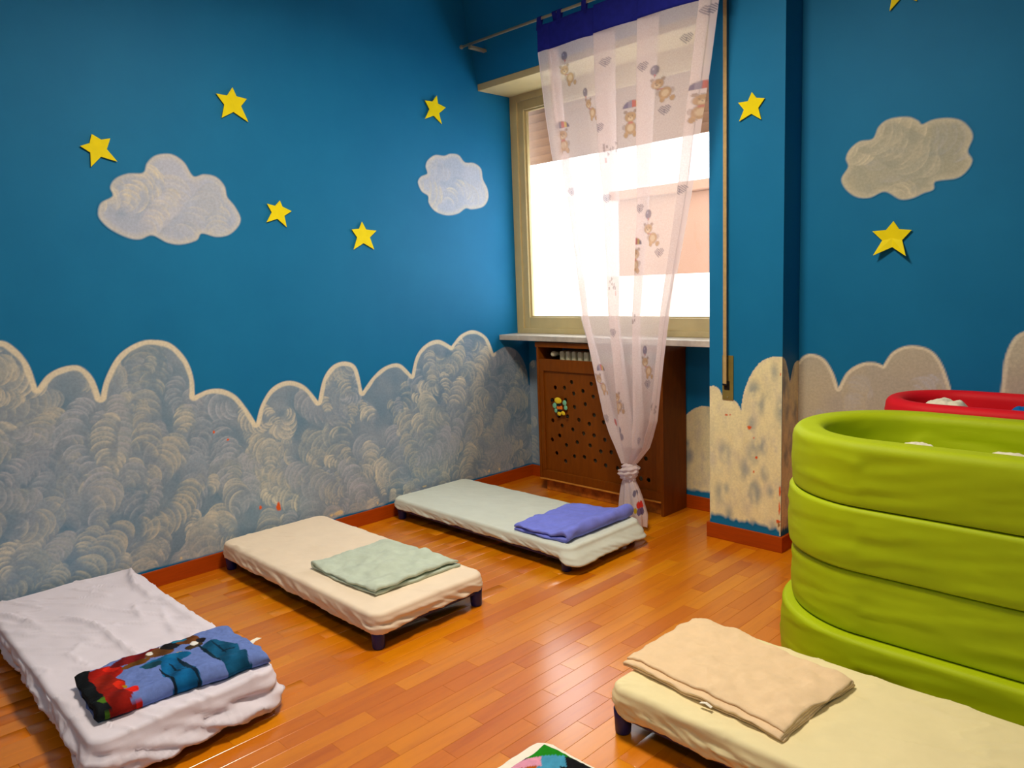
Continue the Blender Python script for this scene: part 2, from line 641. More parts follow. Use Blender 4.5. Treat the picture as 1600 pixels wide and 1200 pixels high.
# outer roller shutter, partly lowered
shut = MB().box((-0.32, 3.72, 2.05), (-0.30, 3.76, 2.50)).build('roller_shutter', M_SHUTTER, win)
sl = bpy.data.meshes.new('slat')
bm = bmesh.new()
prof = [(0, 0), (0.004, 0.012), (0.006, 0.026), (0.004, 0.040), (0, 0.0515), (0.006, 0.0515), (0.011, 0.026), (0.006, 0)]
v0 = [bm.verts.new((-0.3, a, b)) for a, b in prof]
v1 = [bm.verts.new((PX0, a, b)) for a, b in prof]
for i in range(len(prof)):
    j = (i + 1) % len(prof)
    bm.faces.new([v0[i], v0[j], v1[j], v1[i]])
bm.faces.new(v0[::-1])
bm.faces.new(v1)
bmesh.ops.recalc_face_normals(bm, faces=bm.faces[:])
bm.to_mesh(sl)
bm.free()
sl.materials.append(M_SHUTTER)
for i in range(8):
    o = bpy.data.objects.new('slat', sl)
    COL.objects.link(o)
    o.location = (0, 3.735, 2.078 + i * 0.0525)
    o.parent = shut
# opposite house across the street
hs = empty('opposite_house', (2.0, 14.0, -4.0), 'pink house front seen blurred through the lower window glass', 'building')
h_a, h_b = on_y((965, 300), 14.0), on_y((1180, 430), 14.0)
MB().box((h_a[0], 14.0, -4.0), (h_b[0] + 2, 16.0, h_a[2] - 0.2), 0.02).build('wall', M_FACADE, hs)
MB().box((h_a[0] - 0.1, 13.8, h_a[2] - 0.2), (h_b[0] + 2.1, 16.0, h_a[2]), 0.03).build('cornice', M_FACADE, hs)
g_a = on_y((965, 432), 11.0)
gw = MB().box((g_a[0] - 3, 11.0, -4.0), (g_a[0] + 6, 11.3, g_a[2]), 0.02).build('garden_wall', M_TAG)
tag(gw, 'bright white garden wall outside, low in the window glass', 'wall')

# ------------------------------------------------------------------ paint on walls


def catmull(pts, closed, n=8):
    pts = np.asarray(pts, float)
    m = len(pts)
    out = []
    rngi = range(m) if closed else range(m - 1)
    for i in rngi:
        if closed:
            p0, p1, p2, p3 = pts[(i - 1) % m], pts[i], pts[(i + 1) % m], pts[(i + 2) % m]
        else:
            p0, p1, p2, p3 = pts[max(i - 1, 0)], pts[i], pts[i + 1], pts[min(i + 2, m - 1)]
        for t in np.linspace(0, 1, n, endpoint=False):
            out.append(0.5 * ((2 * p1) + (-p0 + p2) * t + (2 * p0 - 5 * p1 + 4 * p2 - p3) * t * t + (-p0 + 3 * p1 - 3 * p2 + p3) * t ** 3))
    if not closed:
        out.append(pts[-1])
    return np.array(out)


def in_poly(A, B, poly):
    inside = np.zeros(A.shape, bool)
    x, y = poly[:, 0], poly[:, 1]
    n = len(poly)
    for i in range(n):
        j = (i - 1) % n
        if y[i] == y[j]:
            continue
        c = ((y[i] > B) != (y[j] > B)) & (A < (x[j] - x[i]) * (B - y[i]) / (y[j] - y[i]) + x[i])
        inside ^= c
    return inside


def line_dist(A, B, pts):
    d = np.full(A.shape, 9.0)
    for p, q in zip(pts[:-1], pts[1:]):
        e = q - p
        l2 = (e ** 2).sum()
        if l2 < 1e-12:
            continue
        # only a window around the segment
        t = np.clip(((A - p[0]) * e[0] + (B - p[1]) * e[1]) / l2, 0, 1)
        dd = np.hypot(A - p[0] - t * e[0], B - p[1] - t * e[1])
        d = np.minimum(d, dd)
    return d


def smooth_noise(shape, cells, r):
    """bilinear value noise with smooth steps"""
    gy, gx = cells
    g = r.random((gy + 2, gx + 2))
    yy = np.linspace(0, gy, shape[0], endpoint=False)
    xx = np.linspace(0, gx, shape[1], endpoint=False)
    iy, ix = yy.astype(int), xx.astype(int)
    fy, fx = (yy - iy)[:, None], (xx - ix)[None, :]
    fy, fx = fy * fy * (3 - 2 * fy), fx * fx * (3 - 2 * fx)
    return (g[iy][:, ix] * (1 - fy) * (1 - fx) + g[iy][:, ix + 1] * (1 - fy) * fx +
            g[iy + 1][:, ix] * fy * (1 - fx) + g[iy + 1][:, ix + 1] * fy * fx)


class Canvas:
    def __init__(self, a0, a1, b0, b1, res, seed):
        self.a = np.arange(a0, a1 + res, res)
        self.b = np.arange(b0, b1 + res, res)
        self.A, self.B = np.meshgrid(self.a, self.b)
        self.rgb = np.zeros(self.A.shape + (3,))
        self.al = np.zeros(self.A.shape)
        self.res = res
        self.r = np.random.default_rng(seed)

    def win(self, ca, cb, rad):
        i0 = max(int((cb - rad - self.b[0]) / self.res), 0)
        i1 = min(int((cb + rad - self.b[0]) / self.res) + 2, len(self.b))
        j0 = max(int((ca - rad - self.a[0]) / self.res), 0)
        j1 = min(int((ca + rad - self.a[0]) / self.res) + 2, len(self.a))
        return slice(i0, i1), slice(j0, j1)

    def lerp(self, w, col, k):
        self.rgb[w] = self.rgb[w] * (1 - k[..., None]) + np.asarray(col) * k[..., None]

    def stroke(self, ca, cb, rad, th, span, depth, col, op, streak=12):
        """a fan-like brush dab: bright along an arc, fading inwards in streaks"""
        w = self.win(ca, cb, rad * 1.1)
        if w[0].stop <= w[0].start or w[1].stop <= w[1].start:
            return
        da, db = self.A[w] - ca, self.B[w] - cb
        d = np.hypot(da, db)
        ang = np.arctan2(db, da) - th
        ang = (ang + np.pi) % (2 * np.pi) - np.pi
        inside = np.clip((rad - d) / (self.res * 1.2) + 0.5, 0, 1)
        fall = np.exp(-np.maximum(rad - d, 0) / depth)
        aw = np.clip((span - np.abs(ang)) / (span * 0.45), 0, 1)
        ph = self.r.random() * 6.28
        st = 0.42 + 0.58 * np.clip(0.5 + 0.9 * np.sin(ang * streak + ph + 1.5 * np.sin(ang * streak * 0.37 + ph) + d * 20), 0, 1)
        near = np.clip(1 - (rad - d) / (depth * 0.35), 0, 1)
        k = inside * fall * aw * op * (st * (1 - near) + near)
        self.lerp(w, col, np.clip(k, 0, 1))

    def blob(self, ca, cb, ra, rb, col, op=1.0, soft=0.25, rot=0.0):
        R = max(ra, rb) * 1.6
        w = self.win(ca, cb, R)
        if w[0].stop <= w[0].start or w[1].stop <= w[1].start:
            return
        da, db = self.A[w] - ca, self.B[w] - cb
        c, s = math.cos(rot), math.sin(rot)
        da, db = da * c + db * s, -da * s + db * c
        d = np.hypot(da / ra, db / rb)
        an = np.arctan2(db, da)
        d = d * (1 + 0.12 * np.sin(3 * an + ca * 90) + 0.08 * np.sin(5 * an + cb * 70))
        k = np.clip((1 + soft - d) / (2 * soft), 0, 1) * op
        self.lerp(w, col, k)
        self.al[w] = np.maximum(self.al[w], np.clip((1 + soft - d) / (2 * soft), 0, 1))

    def mesh(self, name, to_world, mat, parent):
        keep = self.al > 0.01
        fk = keep[:-1, :-1] | keep[1:, :-1] | keep[:-1, 1:] | keep[1:, 1:]
        nb, na = self.A.shape
        idx = np.arange(nb * na).reshape(nb, na)
        f = np.stack([idx[:-1, :-1][fk], idx[:-1, 1:][fk], idx[1:, 1:][fk], idx[1:, :-1][fk]], 1)
        used = np.unique(f)
        remap = np.full(nb * na, -1)
        remap[used] = np.arange(len(used))
        P = to_world(self.A.ravel()[used], self.B.ravel()[used])
        me = np_mesh(name, P, remap[f])
        rgba = np.concatenate([self.rgb.reshape(-1, 3)[used], self.al.ravel()[used][:, None]], 1)
        set_paint(me, rgba)
        return link(name, me, mat, parent)


CREAM = np.array(lin(230, 220, 192))
CREAM2 = np.array(lin(190, 192, 200))
GREYB = np.array(lin(128, 152, 166))
BLUEG = np.array(lin(98, 134, 158))
LILAC = np.array(lin(166, 172, 182))
ORANGE = np.array(lin(226, 92, 28))
PLASTER = np.array(lin(226, 206, 160))
WALLC = np.array(lin(18, 100, 148))


def fill_bank(cv, polys, outlines, base, seed, nst, rad=(0.035, 0.085), plain_edges=(), bottom=0.080, ow=0.014, flow=0.0):
    r = cv.r
    n1 = smooth_noise(cv.A.shape, (max(3, cv.A.shape[0] // 40), max(3, cv.A.shape[1] // 40)), r)
    n2 = smooth_noise(cv.A.shape, (max(3, cv.A.shape[0] // 14), max(3, cv.A.shape[1] // 14)), r)
    n = np.clip(n1 * 0.65 + n2 * 0.35, 0, 1)[..., None]
    cv.rgb = base[0] * (1 - n) + base[1] * n
    mask = np.zeros(cv.A.shape, bool)
    for p in polys:
        mask |= in_poly(cv.A, cv.B, p)
    ii, jj = np.nonzero(mask)
    done = 0
    while done < nst:
        k = r.integers(len(ii))
        ca, cb = cv.A[ii[k], jj[k]], cv.B[ii[k], jj[k]]
        f = math.sin(ca * 1.9 + cb * 1.3 + seed) + math.sin(ca * 0.9 - cb * 2.4 + 1.2)
        th = 0.9 + 0.75 * f + flow + r.normal() * 0.3
        W = r.uniform(*rad)
        steps = int(r.integers(4, 15))
        tone = r.random()
        mixb = base[0] * (1 - tone) + base[1] * tone
        body = mixb * 0.6 + cv.rgb[ii[k], jj[k]] * 0.4
        edge = CREAM * r.uniform(0.86, 1.12) if r.random() < 0.7 else CREAM2 * r.uniform(0.9, 1.1)
        turn = r.normal() * 0.12
        opb = r.uniform(0.45, 0.8)
        bright = 0.3 + 0.7 * r.random()
        for q in range(steps):
            tw = math.sin(math.pi * (q + 1.2) / (steps + 1.6)) ** 0.4
            R_ = W * tw * r.uniform(0.85, 1.1)
            cv.stroke(ca, cb, R_, th, 2.4, R_ * 1.1, body * r.uniform(0.92, 1.06), opb, 2)
            sp = r.uniform(0.8, 1.6)
            th2 = th + r.normal() * 0.2
            cv.stroke(ca, cb, R_, th2, sp, R_ * r.uniform(0.2, 0.45), edge, r.uniform(0.15, 0.5) * bright, int(r.integers(10, 22)))
            cv.stroke(ca, cb, R_ * 0.99, th2, sp * 0.95, 0.0055, edge, r.uniform(0.5, 1.0) * bright, 1)
            for _h in range(int(r.integers(1, 4))):
                # single brush hairs, curving in towards one end of the arc
                rr_ = R_ * r.uniform(0.55, 0.95)
                sg = 1 if r.random() < 0.5 else -1
                oa, ob = (R_ - rr_) * math.cos(th2 + sg * sp * 0.8), (R_ - rr_) * math.sin(th2 + sg * sp * 0.8)
                cv.stroke(ca + oa, cb + ob, rr_, th2 + sg * 0.3, sp * r.uniform(0.5, 0.9), 0.0042, edge, r.uniform(0.3, 0.8) * bright, 1)
            stp = R_ * r.uniform(0.26, 0.5)
            ca -= stp * math.cos(th)
            cb -= stp * math.sin(th)
            th += turn + r.normal() * 0.08
            done += 1
    for o in outlines:
        d = line_dist(cv.A, cv.B, o)
        wob = ow * (0.85 + 0.5 * n2)
        k = np.clip((wob - np.abs(d - ow * 0.75)) / (ow * 0.45), 0, 1) * 0.88
        cv.rgb = cv.rgb * (1 - k[..., None]) + CREAM * k[..., None]
    soft = np.clip((cv.B - bottom + 0.012 * (n2 - 0.5)) / 0.008, 0, 1) if bottom else 1.0
    if outlines:
        dd = line_dist(cv.A, cv.B, np.concatenate(list(outlines) + list(plain_edges)))
        cv.al = np.clip(0.5 + np.where(mask, dd, -dd) / 0.005, 0, 1) * soft
    else:
        cv.al = mask * soft
    return mask


def px_poly(pts, fn):
    return np.array([fn(p) for p in pts])


L_W = lambda p: (lambda h: (h[1], h[2]))(on_x(p, 0.0))
lobes_px = [
    [(-75, 640), (-65, 585), (-35, 545), (0, 532), (25, 545), (45, 570), (58, 606)],
    [(58, 606), (75, 585), (100, 573), (125, 572), (145, 590), (157, 620)],
    [(157, 620), (165, 590), (185, 555), (215, 535), (240, 531), (267, 537), (290, 560), (302, 590), (304, 618)],
    [(304, 618), (325, 609), (347, 608), (368, 618), (385, 638), (400, 661)],
    [(400, 661), (408, 632), (425, 606), (450, 595), (476, 603), (497, 627)],
    [(497, 627), (505, 592), (520, 571), (540, 565), (557, 575), (566, 612)],
    [(566, 612), (585, 586), (605, 571), (625, 569), (643, 586)],
    [(643, 586), (650, 557), (665, 538), (685, 531), (705, 541)],
    [(705, 541), (720, 523), (740, 516), (760, 527), (771, 552)],
]
lobes = [catmull(px_poly(l, L_W), False, 8) for l in lobes_px]
faint = catmull(px_poly([(771, 552), (790, 542), (808, 549), (821, 572), (826, 600)], L_W), False, 8)
# the bank goes on along the wall behind the viewer's left
yl = lobes[0][0][0]
left_more = []
ya_, zb_ = yl, lobes[0][0][1]
while ya_ > Y0 + 0.1:
    wd = 0.30 + 0.14 * random.random()
    hh = 0.10 + 0.10 * random.random()
    t = np.linspace(0, 1, 14)
    arc = np.stack([ya_ - wd * (1 - t), 0.68 + hh * np.sin(np.pi * t) ** 0.7], 1)
    arc[-1, 1] = zb_ if not left_more else 0.68
    left_more.insert(0, arc)
    ya_ -= wd
top = np.concatenate(left_more + lobes + [faint])
bank = np.concatenate([top, [[YN, top[-1, 1] - 0.02], [YN, 0.07], [left_more[0][0][0], 0.07]]])
cv = Canvas(Y0 + 0.05, 0.3, 0.072, 1.0, 0.010, 12)
fill_bank(cv, [bank], left_more + lobes[:1], (BLUEG, GREYB * 0.4 + LILAC * 0.6), 3, 600, (0.030, 0.070))
cv.mesh('cloud_bank_mural', lambda a, b: np.stack([np.full(a.shape, 0.0012), a, b], 1), M_MURAL, wall_left)
cv = Canvas(0.3, YN, 0.072, 1.16, 0.0033, 11)
fill_bank(cv, [bank], left_more[-3:] + lobes, (BLUEG, GREYB * 0.4 + LILAC * 0.6), 3, 3500, (0.030, 0.085), [faint])
for (p, ra, rb, c) in [((435, 792), 0.012, 0.022, ORANGE), ((407, 793), 0.007, 0.010, ORANGE), ((334, 675), 0.005, 0.007, ORANGE),
                       ((356, 687), 0.006, 0.005, ORANGE), ((530, 801), 0.028, 0.012, PLASTER), ((518, 805), 0.01, 0.007, PLASTER),
                       ((590, 786), 0.006, 0.008, PLASTER), ((764, 736), 0.010, 0.010, PLASTER), ((780, 733), 0.008, 0.010, PLASTER),
                       ((283, 872), 0.006, 0.006, PLASTER), ((663, 760), 0.016, 0.005, PLASTER)]:
    y_, z_ = L_W(p)
    cv.blob(y_, z_, ra, rb, c, 1.0, 0.2)
cv.mesh('cloud_bank_mural', lambda a, b: np.stack([np.full(a.shape, 0.0012), a, b], 1), M_MURAL, wall_left)


def cloud(name, pts_px, fn, to_world, parent, seed, nst, base):
    poly = catmull(px_poly(pts_px, fn), True, 6)
    lo, hi = poly.min(0) - 0.02, poly.max(0) + 0.02
    c = Canvas(lo[0], hi[0], lo[1], hi[1], 0.0035, seed)
    closed = np.concatenate([poly, poly[:1]])
    d = line_dist(c.A, c.B, closed)
    m = fill_bank(c, [poly], [], base, seed, nst, (0.05, 0.11), (), 0)
    k = np.clip(1 - d / 0.03, 0, 1)[..., None] * 0.55
    c.rgb = c.rgb * (1 - k) + CREAM * 0.92 * k
    sd = np.where(m, d, -d)
    c.al = np.clip(0.5 + sd / 0.008, 0, 1)
    c.al *= np.clip(0.90 + 0.3 * smooth_noise(c.A.shape, (12, 12), c.r), 0, 1)
    o = c.mesh(name, to_world, M_MURAL, parent)
    return o


def crop(pts, x0, y0, s):
    return [(x0 + a / s, y0 + b / s) for a, b in pts]


LW3 = lambda a, b: np.stack([np.full(a.shape, 0.0012), a, b], 1)
RW3 = lambda a, b: np.stack([a, np.full(a.shape, YR - 0.0012), b], 1)
PW3 = lambda a, b: np.stack([a, np.full(a.shape, YP - 0.0012), b], 1)
R_W = lambda p: (lambda h: (h[0], h[2]))(on_y(p, YR))
P_W = lambda p: (lambda h: (h[0], h[2]))(on_y(p, YP))
N_W = lambda p: (lambda h: (h[0], h[2]))(on_y(p, YN))
S_W = lambda p: (lambda h: (h[1], h[2]))(on_x(p, PX1))

CB = (np.array(lin(160, 176, 200)), np.array(lin(196, 200, 214)))
c1 = crop([(225, 890), (245, 830), (320, 785), (305, 725), (340, 670), (420, 638), (520, 632), (545, 570), (590, 525), (650, 508), (720, 515),
           (790, 565), (850, 655), (920, 642), (1000, 660), (1055, 720), (1072, 790), (1120, 850), (1160, 930), (1140, 990), (1080, 1040),
           (1000, 1052), (905, 1030), (870, 1075), (770, 1102), (680, 1090), (580, 1042), (500, 1068), (420, 1058), (310, 1005), (240, 940)], 100, 120, 4.21)
c2 = crop([(1012, 660), (1030, 625), (1070, 605), (1060, 560), (1075, 520), (1120, 490), (1175, 495), (1215, 482), (1265, 490), (1305, 535),
           (1360, 540), (1405, 575), (1417, 640), (1445, 700), (1450, 760), (1420, 810), (1350, 828), (1310, 822), (1260, 855), (1190, 865),
           (1120, 840), (1080, 790), (1075, 745), (1035, 715)], 400, 120, 4.0)
c3 = crop([(150, 555), (195, 475), (180, 420), (205, 360), (270, 305), (360, 287), (400, 205), (470, 155), (590, 140), (660, 165), (690, 190),
           (760, 160), (860, 148), (950, 165), (1010, 220), (1028, 280), (995, 370), (1025, 430), (990, 500), (920, 550), (780, 572),
           (765, 625), (700, 650), (620, 685), (540, 690), (440, 640), (340, 680), (250, 675), (180, 625)], 1280, 150, 4.286)
cloud('painted_cloud', c1, L_W, LW3, wall_left, 21, 110, CB)
cloud('painted_cloud', c2, L_W, LW3, wall_left, 22, 60, CB)
cloud('painted_cloud', c3, R_W, RW3, wall_right, 23, 60, (np.array(lin(166, 168, 154)), np.array(lin(188, 182, 156))))

# right wall bank
rl = [[(1247.5, 566), (1256, 556), (1270, 553), (1288, 561), (1302, 582), (1310, 606)],
      [(1310, 606), (1324, 581), (1345, 568), (1365, 566), (1380, 571)],
      [(1380, 571), (1395, 550), (1420, 540), (1450, 545), (1470, 565), (1485, 605), (1490, 640)],
      [(1558, 650), (1565, 600), (1570, 560), (1583, 530), (1600, 518), (1640, 508), (1690, 525), (1720, 580)],
      [(1720, 580), (1760, 560), (1800, 570), (1830, 600)]]
rlw = [catmull(px_poly(l, R_W), False, 8) for l in rl]
rt = np.concatenate(rlw)
xe = rt[:, 0].max()
poly = np.concatenate([rt, [[X1, rt[-1, 1]], [X1, 0.07], [PX1, 0.07], [PX1, rt[0, 1]]]])
cv = Canvas(PX1 + 0.001, X1 - 0.01, 0.074, 1.05, 0.006, 31)
SANDY = (np.array(lin(176, 170, 160)), np.array(lin(206, 194, 160)))
fill_bank(cv, [poly], rlw, SANDY, 5, 700, (0.03, 0.06), (), 0.1, 0.009)
cv.mesh('cloud_bank_mural', RW3, M_MURAL, wall_right)


def stipple(cv, n, cols, rad, op):
    for _ in range(n):
        ca = cv.r.uniform(cv.a[0], cv.a[-1])
        cb = cv.r.uniform(cv.b[0], cv.b[-1])
        c = cols[cv.r.integers(len(cols))]
        R = cv.r.uniform(*rad)
        w = cv.win(ca, cb, R * 1.6)
        if w[0].stop <= w[0].start or w[1].stop <= w[1].start:
            continue
        d = np.hypot((cv.A[w] - ca) / (R * 0.55), (cv.B[w] - cb) / R)
        cv.lerp(w, c, np.clip(1.2 - d, 0, 1) * op)


def pillar_bank(name, tops, fn, a0, a1, b1, to_world, parent, seed, chips=(), bottom=0.105, slope=0.0):
    tw = [catmull(px_poly(l, fn), False, 8) for l in tops]
    t = np.concatenate(tw)
    poly = np.concatenate([t, [[t[-1, 0], 0.06], [t[0, 0], 0.06]]])
    c = Canvas(a0, a1, 0.078, b1, 0.004, seed)
    sh = c.A.shape
    n = np.clip(smooth_noise(sh, (9, 5), c.r) * 0.6 + smooth_noise(sh, (24, 14), c.r) * 0.4, 0, 1)[..., None]
    c.rgb = np.array(lin(222, 214, 172)) * (1 - n) + np.array(lin(250, 238, 186)) * n
    stipple(c, 260, [np.array(lin(250, 238, 184)), np.array(lin(216, 206, 180)), np.array(lin(242, 228, 174))], (0.02, 0.06), 0.5)
    stipple(c, 26, [np.array(lin(96, 126, 146)), np.array(lin(122, 142, 152))], (0.025, 0.07), 0.55)
    stipple(c, 160, [np.array(lin(252, 240, 188))], (0.012, 0.035), 0.5)
    for o in tw:
        d = line_dist(c.A, c.B, o)
        k = np.clip(1 - d / 0.010, 0, 1) * 0.7
        c.rgb = c.rgb * (1 - k[..., None]) + CREAM * k[..., None]
    m = in_poly(c.A, c.B, poly)
    nn = smooth_noise(sh, (10, 26), c.r)
    bt = bottom + slope * (c.A - a0) + 0.02 * (nn - 0.5)
    c.al = m * np.clip((c.B - bt) / 0.02, 0, 1)
    for (p, ra, rb, cc) in chips:
        a_, b_ = fn(p)
        c.blob(a_, b_, ra, rb, cc, 1.0, 0.2)
    return c.mesh(name, to_world, M_MURAL, parent)


chips = [((1135, 648), 0.008, 0.004, ORANGE), ((1141, 648), 0.005, 0.003, ORANGE), ((1171, 668), 0.010, 0.009, ORANGE), ((1178, 684), 0.003, 0.003, ORANGE),
         ((1182, 715), 0.006, 0.007, ORANGE), ((1178, 737), 0.004, 0.006, ORANGE), ((1220, 585), 0.003, 0.006, ORANGE),
         ((1219, 768), 0.005, 0.024, ORANGE), ((1218, 795), 0.004, 0.03, ORANGE), ((1216, 815), 0.010, 0.009, ORANGE),
         ((1218, 826), 0.014, 0.008, PLASTER), ((1217, 820), 0.006, 0.012, np.array(lin(150, 110, 60))), ((1219, 834), 0.004, 0.02, PLASTER),
         ((1110.5, 770), 0.003, 0.006, PLASTER), ((1110.5, 740), 0.0025, 0.03, PLASTER), ((1110.5, 800), 0.0025, 0.03, PLASTER)]
pillar_bank('cloud_bank_mural', [[(1106, 604), (1116, 603), (1124, 608), (1130, 621)], [(1130, 621), (1146, 625), (1153, 631), (1158, 640)],
                                 [(1158, 640), (1162, 615), (1172, 588), (1187, 567), (1205, 558), (1226, 557)]],
            P_W, PX0 + 0.001, PX1 - 0.001, 0.96, PW3, wall_pillar, 41, chips, 0.112, -0.03)
pillar_bank('cloud_bank_mural', [[(1222, 557), (1228, 566), (1234, 597)], [(1234, 597), (1240, 570), (1248, 562)]],
            S_W, YP + 0.001, YR - 0.001, 0.96, lambda a, b: np.stack([np.full(a.shape, PX1 + 0.0012), a, b], 1), wall_pillar, 42, (), 0.1)
pillar_bank('cloud_bank_mural', [[(1030, 700), (1060, 672), (1071, 650), (1088, 637), (1108, 635), (1140, 650)]],
            N_W, 1.0, PX0 - 0.001, 0.66, lambda a, b: np.stack([a, np.full(a.shape, YN - 0.0012), b], 1), wall_back, 43, (), 0.1)
nl_ = catmull(px_poly([(826, 570), (832, 563), (840, 566), (850, 590), (880, 640)], N_W), False, 8)
cv = Canvas(0.0015, 0.30, 0.078, 0.80, 0.006, 44)
fill_bank(cv, [np.concatenate([nl_, [[nl_[-1, 0], 0.06], [nl_[0, 0], 0.06]]])], [], (BLUEG, GREYB * 0.4 + LILAC * 0.6), 3, 60, (0.03, 0.08))
cv.mesh('cloud_bank_mural', lambda a, b: np.stack([a, np.full(a.shape, YN - 0.0012), b], 1), M_MURAL, wall_back)

# ------------------------------------------------------------------ foam stars on the walls


def star(pts_px, fn, wall, label, gap=0.0025, curl=0.0):
    pts = px_poly(pts_px, fn)
    c = pts.mean(0)
    loc = pts - c
    if wall == 'L':
        fr = Matrix(((0, 0, 1, 0.001), (1, 0, 0, c[0]), (0, 1, 0, c[1]), (0, 0, 0, 1)))
    else:
        yy = YR if wall == 'R' else YP
        fr = Matrix(((1, 0, 0, c[0]), (0, 0, -1, yy - 0.001), (0, 1, 0, c[1]), (0, 0, 0, 1)))
    mb = MB()
    n = len(loc)
    th = 0.004

    def bend(p):
        r = math.hypot(p[0], p[1]) / 0.07
        return gap + curl * max(0.0, -p[1] / 0.06) ** 2 + 0.0012 * r * r
    vf = [mb.bm.verts.new((p[0], p[1], bend(p) + th)) for p in loc]
    vb = [mb.bm.verts.new((p[0], p[1], bend(p))) for p in loc]
    cf = mb.bm.verts.new((0, 0, gap + th))
    cb = mb.bm.verts.new((0, 0, gap))
    for i in range(n):
        j = (i + 1) % n
        mb.bm.faces.new([cf, vf[i], vf[j]])
        mb.bm.faces.new([cb, vb[j], vb[i]])
        mb.bm.faces.new([vf[i], vb[i], vb[j], vf[j]])
    for v in mb.bm.verts:
        v.co = fr @ v.co
    o = mb.build('wall_star', M_STAR)
    tag(o, label, 'star', 'yellow stars on the blue walls')
    return o


star(crop([(178, 378), (240, 415), (300, 407), (278, 478), (347, 560), (240, 527), (173, 595), (170, 500), (102, 457), (165, 437)], 100, 120, 4.21),
     L_W, 'L', 'yellow star just above the large painted cloud, closest to the front of the left wall')
star(crop([(1103, 72), (1130, 130), (1197, 148), (1160, 195), (1207, 300), (1110, 233), (1032, 272), (1050, 185), (995, 112), (1068, 125)], 100, 120, 4.21),
     L_W, 'L', 'largest yellow star high on the left wall, above and beside the large painted cloud')
star(crop([(1415, 815), (1432, 855), (1492, 885), (1445, 915), (1460, 990), (1400, 935), (1328, 957), (1362, 893), (1330, 835), (1385, 850)], 100, 120, 4.21),
     L_W, 'L', 'small yellow star beside the large painted cloud, on its window side')
star(crop([(1122, 120), (1130, 170), (1178, 195), (1137, 230), (1153, 298), (1103, 245), (1048, 265), (1077, 205), (1048, 150), (1095, 157)], 400, 120, 4.0),
     L_W, 'L', 'yellow star directly above the small round painted cloud near the window', 0.006)
star(crop([(657, 907), (683, 955), (747, 962), (707, 1005), (733, 1080), (668, 1040), (605, 1080), (628, 1005), (593, 955), (640, 950)], 400, 120, 4.0),
     L_W, 'L', 'lowest yellow star on the left wall, standing upright between the two painted clouds')
star(crop([(1523, 462), (1545, 490), (1588, 492), (1555, 540), (1570, 598), (1520, 570), (1460, 608), (1483, 550), (1455, 515), (1503, 507)], 700, 0, 3.2),
     P_W, 'P', 'yellow star on the blue pillar beside the shutter strap')
star(crop([(503, 838), (540, 892), (625, 897), (560, 965), (600, 1072), (497, 1012), (378, 1068), (427, 968), (362, 907), (453, 897)], 1280, 150, 4.286),
     R_W, 'R', 'yellow star below the painted cloud on the right wall, lower points curling off', 0.004, 0.016)
star([(1420, -45), (1425, -22), (1446, -22), (1429, -8), (1434, 2.5), (1411, -5), (1391, 18), (1395, -6), (1384, -25), (1407, -24)],
     R_W, 'R', 'yellow star above the painted cloud of the right wall, cut off by the picture top')

# ------------------------------------------------------------------ radiator cover and radiator
YC = 3.392
RX0, RX1 = 0.297, 1.222
RZ0, RZ1 = 0.082, 0.936
rc = empty('radiator_cover', (0.76, 3.5, 0), 'brown wooden radiator cover with drilled holes under the window sill', 'radiator cover')
MB().box((RX0, YC, RZ0), (RX0 + 0.018, YN - 0.014, RZ1), 0.002).build('side_panel', M_RAD_COVER, rc)
MB().box((RX1 - 0.018, YC, 0.001), (RX1, YN - 0.014, RZ1), 0.002).build('side_panel', M_RAD_COVER, rc)
MB().box((RX0 - 0.004, YC - 0.006, RZ1 - 0.024), (RX1 + 0.004, YN - 0.014, RZ1 + 0.006), 0.002).build('top_board', M_RAD_COVER, rc)
MB().box((RX0 + 0.018, YC + 0.004, 0.765), (RX1 - 0.018, YC + 0.022, 0.838), 0.002).build('upper_rail', M_RAD_COVER, rc)
MB().box((RX0 + 0.018, YC + 0.006, RZ0), (RX1 - 0.018, YC + 0.024, 0.135), 0.002).build('lower_rail', M_RAD_COVER, rc)
MB().box((RX0 + 0.018, YC + 0.004, 0.135), (RX0 + 0.05, YC + 0.022, 0.765), 0.002).build('stile', M_RAD_COVER, rc)
MB().box((RX1 - 0.05, YC + 0.004, 0.135), (RX1 - 0.018, YC + 0.022, 0.765), 0.002).build('stile', M_RAD_COVER, rc)
MB().box((RX0, YC - 0.004, RZ0 - 0.008), (RX1 - 0.018, YC + 0.016, RZ0), 0.002).build('bottom_highlight_strip', M_RAD_HIGHLIGHT, rc)  # highlight line along the lower edge, painted as a pale strip
MB().box((RX0 + 0.03, YC + 0.03, 0.001), (RX1 - 0.018, YC + 0.045, RZ0 - 0.008), 0.002).build('plinth', M_PLINTH, rc)
holes_px = [(840 + a / 8, 550 + b / 8) for a, b in
            [(215, 445), (330, 448), (418, 378), (665, 400), (445, 520), (560, 490), (690, 560), (180, 600), (345, 600), (455, 690), (590, 655),
             (370, 805), (185, 855), (300, 920), (435, 970), (510, 850), (640, 900), (700, 790), (270, 1045), (570, 1020), (700, 1045),
             (180, 1095), (835, 1100), (490, 1130), (355, 1165), (650, 1170), (820, 880), (262, 800)]]
holes_px += [(780 + a / 8, 680 + b / 8) for a, b in
             [(835, 125), (970, 85), (1130, 130), (1310, 65), (1265, 205), (1395, 215), (715, 225), (825, 325),
              (935, 265), (1060, 275), (1195, 320), (1325, 380), (1475, 415)]]
holes_px += [(980 + a / 6.15, 700 + b / 6.15) for a, b in [(175, 103), (112, 195)]]
hw = []
for p in holes_px:
    h = on_y(p, YC + 0.012)
    hw.append((h[0], h[2]))
